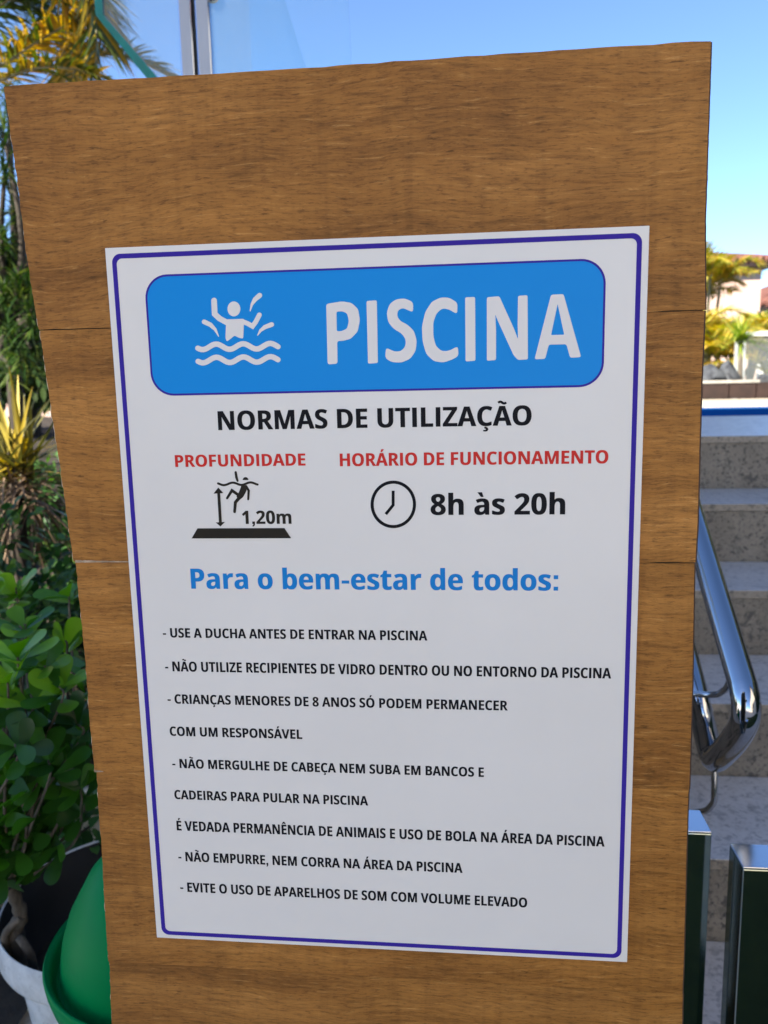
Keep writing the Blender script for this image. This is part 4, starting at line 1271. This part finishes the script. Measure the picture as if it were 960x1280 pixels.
for i, (x, y, Y) in enumerate(targets):
    e = P(x, y, Y)
    mid = fork.lerp(e, .5) + Vector((rnd.uniform(-.05, .05), rnd.uniform(-.04, .04), -.02))
    pth = spline([fork, mid, e - Vector((0, 0, .03)), e], 12)
    wood.tube(pth, [0.0036 - 0.0022 * k / (len(pth) - 1) for k in range(len(pth))], 6)
    up = Vector((rnd.uniform(-.3, .3), rnd.uniform(-.7, .1), 1))
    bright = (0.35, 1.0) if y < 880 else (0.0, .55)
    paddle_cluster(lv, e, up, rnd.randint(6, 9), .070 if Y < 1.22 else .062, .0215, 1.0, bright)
    for t in (.35, .55, .78):
        p = fork.lerp(e, t) + rv(.02)
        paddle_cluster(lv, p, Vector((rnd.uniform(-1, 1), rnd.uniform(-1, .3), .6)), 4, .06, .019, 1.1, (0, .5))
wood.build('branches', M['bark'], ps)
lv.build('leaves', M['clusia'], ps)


def leafy_bush(name, label, centre, rad, n, L, W, mat, shape='oval', group=None, cat='shrub', tint=(0, 1), clumps=26):
    b = empty(name, (centre[0], centre[1], bed_z(centre[0], centre[1])), label, cat, group)
    lf = MB(); wd = MB()
    base = Vector((centre[0], centre[1], bed_z(centre[0], centre[1]) - .02)); c_ = Vector(centre)
    cl = []
    for i in range(clumps):
        v = rv(); v.normalize()
        q = c_ + Vector((v.x * rad[0], v.y * rad[1], v.z * rad[2])) * rnd.uniform(.45, .95)
        cl.append((q, rnd.uniform(.22, .42) * min(rad), rnd.uniform(-.25, .25)))
        m_ = base.lerp(q, .5) + rv(.06)
        wd.tube(spline([base, m_, q], 8), [.012, .010, .009, .008, .007, .006, .005, .004, .003][:9], 5)
    for i in range(n):
        q, r0, dt = cl[i % clumps]
        v = rv(); v.normalize()
        p = q + v * r0 * rnd.uniform(.3, 1.15)
        lf.leaf(p, v + rv(.6), Vector((0, 0, 1)) + rv(.5), L * rnd.uniform(.6, 1.3), W * rnd.uniform(.7, 1.2), shape, rnd.uniform(0, .3), .15, 4, min(1, max(0, rnd.uniform(*tint) * .75 + dt + .12)))
    wd.build('stems', M['bark_dark'], b)
    lf.build('foliage', mat, b)
    return b


hc = P(30, 735, 2.0)
leafy_bush('hedge_shrub', 'dense dark green small leaved shrub below the spiky cordyline', (hc.x - .1, 1.95, hc.z - .12), (.55, .34, .34), 4200, .034, .0105, M['hedge'])
h2 = P(40, 880, 2.0)
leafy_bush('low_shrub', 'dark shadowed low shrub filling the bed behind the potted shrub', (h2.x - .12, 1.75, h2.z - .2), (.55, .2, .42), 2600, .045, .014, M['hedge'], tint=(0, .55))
h3 = P(20, 655, 2.6)
leafy_bush('clipped_shrub', 'mid green shrub farther back beneath the dracaena trunk', (h3.x - .2, 2.9, h3.z - .15), (.7, .4, .5), 3600, .045, .015, M['hedge'], tint=(.2, 1))


# spiky cordyline with yellow tips and a skirt of dry leaves
cc = P(22, 590, 2.35)
cy = empty('cordyline', (cc.x, cc.y, bed_z(cc.x, cc.y)), 'spiky cordyline with yellow upright leaves and dry brown skirt left of the board', 'plant')
s = MB()
s.tube([(cc.x + .02, cc.y + .02, bed_z(cc.x, cc.y) - .02), (cc.x - .02, cc.y, cc.z - .2), (cc.x, cc.y, cc.z + .06)], [.035, .03, .025], 8)
s.build('stem', M['bark_dark'], cy)
s = MB()
for (px, py, t, wd_) in ((4, 512, .85, .014), (22, 458, .95, .012), (42, 474, .6, .010), (12, 476, .5, .011), (-14, 470, .9, .014), (-8, 520, 1.0, .016), (30, 490, .45, .010), (54, 515, .4, .008), (2, 540, .95, .014), (16, 500, .35, .011), (62, 500, .3, .008)):
    e = P(px, py, 2.3 + rnd.uniform(-.1, .1))
    b_ = cc + Vector((rnd.uniform(-.03, .03), rnd.uniform(-.03, .03), rnd.uniform(0, .06)))
    s.leaf(b_, e - b_ + Vector((0, 0, .04)), Vector((0, -1, .2)) + rv(.4), (e - b_).length * 1.05, wd_ * .8, 'strap', rnd.uniform(.06, .16), .35, 7, t)
for i in range(100):
    a_ = rnd.uniform(0, 6.283); el = rnd.uniform(.0, 1.35)
    dr = Vector((math.cos(a_) * math.cos(el), math.sin(a_) * math.cos(el), math.sin(el)))
    s.leaf(cc + rv(.035), dr, Vector((0, 0, 1)), rnd.uniform(.2, .36), rnd.uniform(.006, .011), 'strap', rnd.uniform(.05, .5), .3, 6, rnd.uniform(0, .75))
s.build('leaves', M['cordy'], cy)
s = MB()
for i in range(190):
    a_ = rnd.uniform(0, 6.283); el = rnd.uniform(-.9, .6)
    dr = Vector((math.cos(a_) * math.cos(el), math.sin(a_) * math.cos(el), math.sin(el)))
    s.leaf(cc + Vector((0, 0, -.05)) + rv(.04), dr, Vector((0, 0, 1)), rnd.uniform(.22, .44), rnd.uniform(.003, .006), 'strap', rnd.uniform(.1, .6), .4, 6, rnd.uniform(0, 1))
s.build('dry_skirt', M['dry'], cy)


# palm fronds
def frond(s, path, L0, W, n, tints, droop=.35, ang=.9, rr=.009, skip=.12, side=(1, -1)):
    pts = spline(path, 40)
    s.tube(pts, [rr * (1 - .8 * i / (len(pts) - 1)) for i in range(len(pts))], 6, 1)
    m_ = len(pts) - 1
    for i in range(n):
        t = skip + (1 - skip) * i / n
        k = min(m_ - 1, int(t * m_))
        p = pts[k].lerp(pts[k + 1], t * m_ - k)
        d_ = (pts[k + 1] - pts[k]).normalized()
        sd_ = d_.cross(Vector((0, 0, 1)))
        sd_ = sd_.normalized() if sd_.length > .05 else Vector((1, 0, 0))
        nn = sd_.cross(d_)
        for sg in side:
            L = L0 * (0.45 + .9 * math.sin(math.pi * min(1, t * .9 + .12))) * .8 * rnd.uniform(.8, 1.1)
            dr = d_ * math.cos(ang) + sd_ * sg * math.sin(ang) + nn * rnd.uniform(.05, .4)
            s.leaf(p, dr + rv(.12), nn + rv(.35), L, W * rnd.uniform(.75, 1.15), 'strap', droop * rnd.uniform(.5, 1.6), .35, 5, min(1, max(0, rnd.uniform(*tints) - .06)))


pr = P(-150, -40, 3.4)
pm = empty('areca_palm', (pr.x, 3.4, bed_z(pr.x, 3.4)), 'tall areca palm with yellow and green fronds over the board\'s left corner', 'palm')
s = MB()
for dx in (-.12, .05, .18):
    s.tube(spline([(pr.x + dx, 3.4 + dx * .5, bed_z(pr.x, 3.4) - .05), (pr.x + dx * 1.6, 3.42, 1.6), (pr.x + dx * .6, 3.4, pr.z - .1)], 12), [.045 - .0018 * k for k in range(13)], 10)
s.build('trunk', M['palm_bark'], pm)
paths = [
    [(-90, 120, 3.35), (0, 82, 3.3), (42, 55, 3.25), (85, 30, 3.2), (128, 8, 3.2)],
    [(-80, 125, 3.3), (0, 100, 3.2), (40, 86, 3.15), (75, 84, 3.1), (115, 92, 3.1), (160, 112, 3.1)],
    [(-60, 0, 3.4), (20, -45, 3.3), (85, -38, 3.2), (118, 20, 3.15), (119, 92, 3.15)],
    [(-90, 60, 3.5), (-20, 20, 3.4), (30, -12, 3.35), (70, -20, 3.3)],
    [(20, -90, 3.5), (75, -50, 3.4), (105, 0, 3.4), (100, 70, 3.4), (80, 120, 3.45)],
    [(-110, 0, 3.6), (-40, -30, 3.6), (10, -25, 3.6), (45, 10, 3.6), (55, 40, 3.65)],
    [(60, 75, 3.7), (110, 68, 3.65), (150, 70, 3.6), (195, 84, 3.6), (240, 120, 3.6)],
    [(-60, -80, 3.6), (30, -75, 3.5), (95, -30, 3.4), (140, 30, 3.3)],
    [(-110, 30, 3.7), (-30, 0, 3.65), (30, 5, 3.6), (75, 40, 3.6), (90, 85, 3.65)],
    [(-80, -60, 3.8), (0, -30, 3.75), (50, -5, 3.7), (85, 50, 3.7)],
    [(-40, -60, 3.3), (40, -30, 3.25), (80, 5, 3.2), (95, 45, 3.2)],
]
tn = [(.35, .95), (.3, .9), (.25, .8), (0, .3), (.45, 1.0), (0, .35), (.3, .85), (.0, .5), (0, .6), (0, .4), (.4, 1)]
sd = [(1, -1)] * 8
for i, pp in enumerate(paths):
    s = MB()
    frond(s, [P(*q) for q in pp], (.24, .17, .24, .26, .26, .26, .2, .25, .26, .26, .24)[i], .0095, (54, 62, 60, 50, 58, 52, 50, 54, 58, 52, 54)[i], tn[i], (.45, .25, .2, .4, .3, .5, .2, .4, .4, .4, .3)[i], (.85, .8, .7, .9, .8, .9, .7, .9, .9, .9, .8)[i])
    s.build('frond', [M['palm_leaf'], M['palm_bark']], pm)
for i in range(9):
    a_ = R(100 + i * 26) + rnd.uniform(-.15, .15)
    c_ = Vector((pr.x, 3.4, pr.z - .12))
    o_ = Vector((math.cos(a_), math.sin(a_), 0))
    s = MB()
    frond(s, [c_, c_ + o_ * .35 + Vector((0, 0, .45)), c_ + o_ * .85 + Vector((0, 0, .5)), c_ + o_ * 1.3 + Vector((0, 0, .2))], .3, .010, 26, (.1, .7), .4)
    s.build('frond', [M['palm_leaf'], M['palm_bark']], pm)


# dracaena tree: forked stems with spiky rosettes
dbx = P(18, 470, 4.6)
dt_ = empty('dracaena_tree', (dbx.x, dbx.y, bed_z(dbx.x, dbx.y)), 'forked dracaena tree with spiky green leaf rosettes at the left edge', 'tree')
wd = MB(); lf = MB()
b0_ = Vector((dbx.x, dbx.y, bed_z(dbx.x, dbx.y) - .05)); f0 = P(20, 400, 4.6)
wd.tube(spline([b0_, dbx, f0], 10), [.055 - .002 * k for k in range(11)], 10)
heads = [(4, 165, 4.5), (6, 212, 4.5), (20, 262, 4.6), (2, 300, 4.5), (30, 320, 4.7), (12, 345, 4.6), (-30, 190, 4.7), (-45, 260, 4.5), (-60, 150, 4.7), (10, 118, 4.8), (40, 385, 4.8), (8, 385, 4.5),
         (-25, 330, 4.5), (-70, 320, 4.7), (-20, 130, 4.6), (28, 290, 4.9), (34, 425, 4.9), (2, 440, 4.9), (60, 380, 5), (90, 340, 5.2), (22, 350, 4.3), (38, 395, 4.3), (16, 420, 4.25), (30, 445, 4.3), (4, 365, 4.3), (45, 430, 4.4), (12, 455, 4.4), (36, 360, 4.4)]
for (x, y, Y) in heads:
    e = P(x, y, Y)
    mid = f0.lerp(e, .5) + Vector((rnd.uniform(-.1, .1), rnd.uniform(-.1, .1), -.05))
    wd.tube(spline([f0, mid, e], 8), [.03, .027, .024, .021, .019, .017, .015, .013, .011][:9], 7)
    for i in range(64):
        a_ = rnd.uniform(0, 6.283); el = rnd.uniform(-.5, 1.4)
        dr = Vector((math.cos(a_) * math.cos(el), math.sin(a_) * math.cos(el), math.sin(el)))
        lf.leaf(e + Vector((0, 0, rnd.uniform(-.10, .04))), dr, Vector((0, 0, 1)), rnd.uniform(.10, .21), rnd.uniform(.006, .010), 'strap', rnd.uniform(.05, .5), .3, 4, rnd.uniform(0, .95))
wd.build('trunk', M['bark_dark'], dt_)
lf.build('crown', M['rosette'], dt_)


def tree(label, x, y, z0, h, rad, n, tint, group='trees and shrubs behind the planting bed'):
    t_ = empty('broadleaf_tree', (x, y, z0), label, 'tree', group)
    wd = MB(); lf = MB()
    top = Vector((x, y, z0 + h))
    wd.tube(spline([(x, y, z0 - .1), (x + .05, y, z0 + h * .3), (x - .03, y, z0 + h * .6)], 8), [.11, .105, .10, .09, .085, .08, .07, .065, .06][:9], 9)
    for i in range(34):
        v = rv(); v.normalize()
        q = Vector((x, y, z0 + h * .66)) + Vector((v.x * rad, v.y * rad, v.z * h * .36)) * rnd.uniform(.5, 1)
        wd.tube(spline([(x, y, z0 + h * .35), Vector((x, y, z0 + h * .5)).lerp(q, .5) + rv(.1), q], 6), [.03, .025, .02, .016, .012, .009, .006], 5)
        r0 = rnd.uniform(.2, .38) * rad
        dt = rnd.uniform(-.25, .25)
        for k in range(n // 34):
            u = rv(); u.normalize()
            lf.leaf(q + u * r0 * rnd.uniform(.2, 1.1), u + rv(.6), Vector((0, 0, 1)) + rv(.4), rnd.uniform(.06, .12), rnd.uniform(.018, .03), 'oval', .2, .15, 3, min(1, max(0, .45 + dt + rnd.uniform(-.35, .35))))
    wd.build('trunk', M['bark_dark'], t_)
    lf.build('crown', M['tree'], t_)


q = P(-40, 470, 6.5)
tree('dark broadleaf tree behind the dracaena tree at the left edge', q.x - .6, 6.5, 0.95, 2.0, .75, 4200, 0)
q = P(25, 470, 6.2)
tree('low dark broadleaf tree before the pink house wall', q.x, 6.2, 0.9, 1.15, .55, 3400, 0)
q = P(40, 470, 7.5)
tree('dark broadleaf tree hidden deepest behind the cordyline', q.x + .35, 7.6, 0.95, 1.45, .6, 3000, 0)


# ---------------------------------------------------------------- across the pool
def fountain_palm(label, base, h, nf, Lf, L0, W, mat, tints, group, name='golden_palm', stems=5, up=1.0):
    t_ = empty(name, base, label, 'palm', group)
    base = Vector(base)
    s = MB()
    tops = []
    for i in range(stems):
        a_ = i * 2.4; o_ = Vector((math.cos(a_), math.sin(a_), 0)) * rnd.uniform(.05, .22)
        tp = base + o_ * 1.5 + Vector((0, 0, h * rnd.uniform(.65, 1)))
        tops.append(tp)
        s.tube(spline([base + o_ * .4 - Vector((0, 0, .03)), base + o_ + Vector((0, 0, h * .4)), tp], 6), [.03, .028, .026, .024, .022, .02, .018], 7)
    s.build('trunk', M['palm_bark'], t_)
    for i in range(nf):
        c_ = tops[i % stems]
        a_ = i * 2.4 + rnd.uniform(-.3, .3)
        o_ = Vector((math.cos(a_), math.sin(a_), 0)); L = Lf * rnd.uniform(.7, 1.1); e_ = rnd.uniform(.35, 1.1) * up
        s = MB()
        frond(s, [c_, c_ + o_ * L * .3 + Vector((0, 0, L * .5 * e_)), c_ + o_ * L * .65 + Vector((0, 0, L * .72 * e_)), c_ + o_ * L + Vector((0, 0, L * .55 * e_))],
              L0, W, 34, tints, .3, .75, .007, .1)
        s.build('frond', [mat, M['palm_bark']], t_)


GZ = DECK - .06
grp = 'golden palms beyond the pool'


def at_ground(px, Y): q = P(px, 480, Y); return (q.x, Y, GZ)


fountain_palm('tall golden palm reaching the pink house eaves', at_ground(872, 11.2), 1.5, 26, .6, .26, .0135, M['gold_leaf'], (.1, 1), grp, up=.85)
fountain_palm('bushy golden palm in front of the pink house wall', at_ground(930, 9.6), .58, 30, .74, .26, .0135, M['gold_leaf'], (0, 1), grp, up=.8)
fountain_palm('orange tinged golden palm at the picture\'s right border', at_ground(972, 9.9), .52, 26, .75, .28, .0135, M['gold_leaf'], (.5, 1), grp, up=.75)
fountain_palm('golden palm half hidden by the wooden board edge', at_ground(872, 8.8), .6, 26, .7, .27, .0135, M['gold_leaf'], (.3, 1), grp, up=.75)
fountain_palm('golden palm close before the pink house wall', at_ground(908, 10.6), .55, 26, .75, .27, .0135, M['gold_leaf'], (.3, 1), grp, up=.85)
fountain_palm('low golden palm behind the glass fence', at_ground(950, 8.3), .18, 14, .5, .22, .012, M['gold_leaf'], (.3, 1), grp, up=.8)
# lime strap-leaved plant
lc = Vector(at_ground(926, 7.0)); lc.y = 7.0
lp_ = empty('strap_leaf_plant', lc, 'bright lime green fountain of strap leaves beside the glass fence', 'plant')
ctr = P(926, 424, 7.0)
s = MB(); s.tube([lc - Vector((0, 0, .02)), ctr - Vector((0, 0, .02))], [.022, .018], 8); s.build('stem', M['bark'], lp_)
s = MB()
for i in range(120):
    a_ = rnd.uniform(0, 6.283); el = rnd.uniform(-.1, 1.45)
    dr = Vector((math.cos(a_) * math.cos(el), math.sin(a_) * math.cos(el), math.sin(el)))
    s.leaf(ctr + rv(.03), dr, Vector((0, 0, 1)), rnd.uniform(.2, .34), rnd.uniform(.007, .012), 'strap', rnd.uniform(.05, .45), .3, 6, rnd.uniform(0, 1))
s.build('leaves', M['lime_leaf'], lp_)

# planter trough, rocks
tp_ = P(920, 476, 6.45)
zt_ = tp_.z
pl = empty('planter_trough', (2.2, 6.65, DECK), 'low dark brown timber planter trough on the far pool edge', 'planter')
s = MB()
x = -0.6
while x < 5.4:
    s.box(x, x + .192, 6.45, 6.48, DECK + .005, zt_ - .016); x += .2
s.box(-.6, 5.4, 6.4805, 6.9, DECK + .005, zt_ - .04)
s.build('body', M['brown'], pl)
s = MB()
a1 = P(953, 474, 6.45).x
s.box(1.62, a1 - .02, 6.44, 6.52, zt_ - .0155, zt_ + .006)
s.build('rim', M['rim'], pl)


def rock(label, c_, sx, sy, sz, seed):
    r_ = random.Random(seed)
    bm = bmesh.new()
    bmesh.ops.create_icosphere(bm, subdivisions=3, radius=1)
    offs = [(Vector((r_.uniform(-1, 1), r_.uniform(-1, 1), r_.uniform(-.6, 1))).normalized(), r_.uniform(.55, .85)) for _ in range(9)]
    for v in bm.verts:
        for n_, dd in offs:
            k_ = v.co.dot(n_)
            if k_ > dd: v.co -= n_ * (k_ - dd) * .9
        v.co = Vector((v.co.x * sx, v.co.y * sy, max(-.55, v.co.z) * sz))
    me = bpy.data.meshes.new('rock'); bm.to_mesh(me); bm.free()
    me.materials.append(M['rock'])
    o = bpy.data.objects.new('rock', me); col.objects.link(o); o.location = c_
    tag(o, label, 'rock', 'rocks on the planter trough')


zr_ = zt_ - .04
c_ = P(888, 468, 6.68); rock('flat dark grey rock on the planter trough beside the board edge', (c_.x, 6.68, zr_ + .07), .14, .14, .11, 3)
c_ = P(912, 466, 6.68); rock('pointed pale grey rock on the middle of the planter trough', (c_.x, 6.68, zr_ + .075), .085, .1, .13, 5)
c_ = P(948, 470, 6.75); rock('small low grey rock at the right of the planter trough', (c_.x + .05, 6.75, zr_ + .04), .08, .08, .06, 9)

# glass fence with pale frame
FY = 7.6
fz = P(940, 416, FY).z
gf = empty('glass_fence', (2.5, FY, GZ), 'hazy glass fence with a pale metal frame among the golden palms', 'fence')
xa, xb = P(919, 430, FY).x, P(932, 430, FY).x
s = MB()
s.box(xa, 7, FY - .02, FY + .02, fz - .03, fz + .012)
s.build('top_rail', M['frame_white'], gf)
for x in (xa + 1.6, xa + 3.2):
    s = MB(); s.box(x, x + .045, FY - .018, FY + .018, GZ, fz - .031); s.build('post', M['frame_white'], gf)
s = MB(); s.box(xa, xb, FY - .012, FY + .012, GZ, fz - .031); s.build('post', M['milky_glass'], gf)
for x in (xb + .004, xa + 1.65):
    s = MB(); s.box(x, x + 1.5, FY - .005, FY + .005, GZ + .08, fz - .032); s.build('pane', M['fence_glass'], gf)

# unseen hedge added only to give the steel dark bands to mirror
def hedge_row(label, x0, x1, y0, y1, h, n):
    o = empty('mirror_hedge', ((x0 + x1) / 2, (y0 + y1) / 2, 0), label, 'hedge')
    s = MB(); s.box(x0 + .1, x1 - .1, y0 + .1, y1 - .1, 0.0, h - .1); s.build('stems', M['dark_inside'], o)
    s = MB()
    for i in range(n):
        p = Vector((rnd.uniform(x0, x1), rnd.uniform(y0, y1), rnd.uniform(.05, h)))
        k = rnd.randrange(5)
        if k == 0: p.x = x0 + rnd.uniform(0, .15)
        elif k == 1: p.x = x1 - rnd.uniform(0, .15)
        elif k == 2: p.y = y0 + rnd.uniform(0, .15)
        elif k == 3: p.y = y1 - rnd.uniform(0, .15)
        else: p.z = h - rnd.uniform(0, .15)
        s.leaf(p, rv() + Vector((0, 0, .3)), Vector((0, 0, 1)) + rv(.6), rnd.uniform(.08, .14), rnd.uniform(.025, .045), 'oval', .2, .15, 3, rnd.uniform(0, .7))
    s.build('foliage', M['hedge'], o)


hedge_row('tall dark hedge added unseen right of the steps for the steel to mirror', 3.85, 4.7, -0.7, 8.0, 3.6, 9000)


# the palm whose silhouette the glass screen mirrors
fountain_palm('tall slender palm behind the photographer mirrored in the glass screen', (-1.5, -3.3, 0.0), 3.9, 18, 1.15, .34, .014, M['palm_leaf'], (0, .5), None, name='slender_palm', stems=1, up=.7)
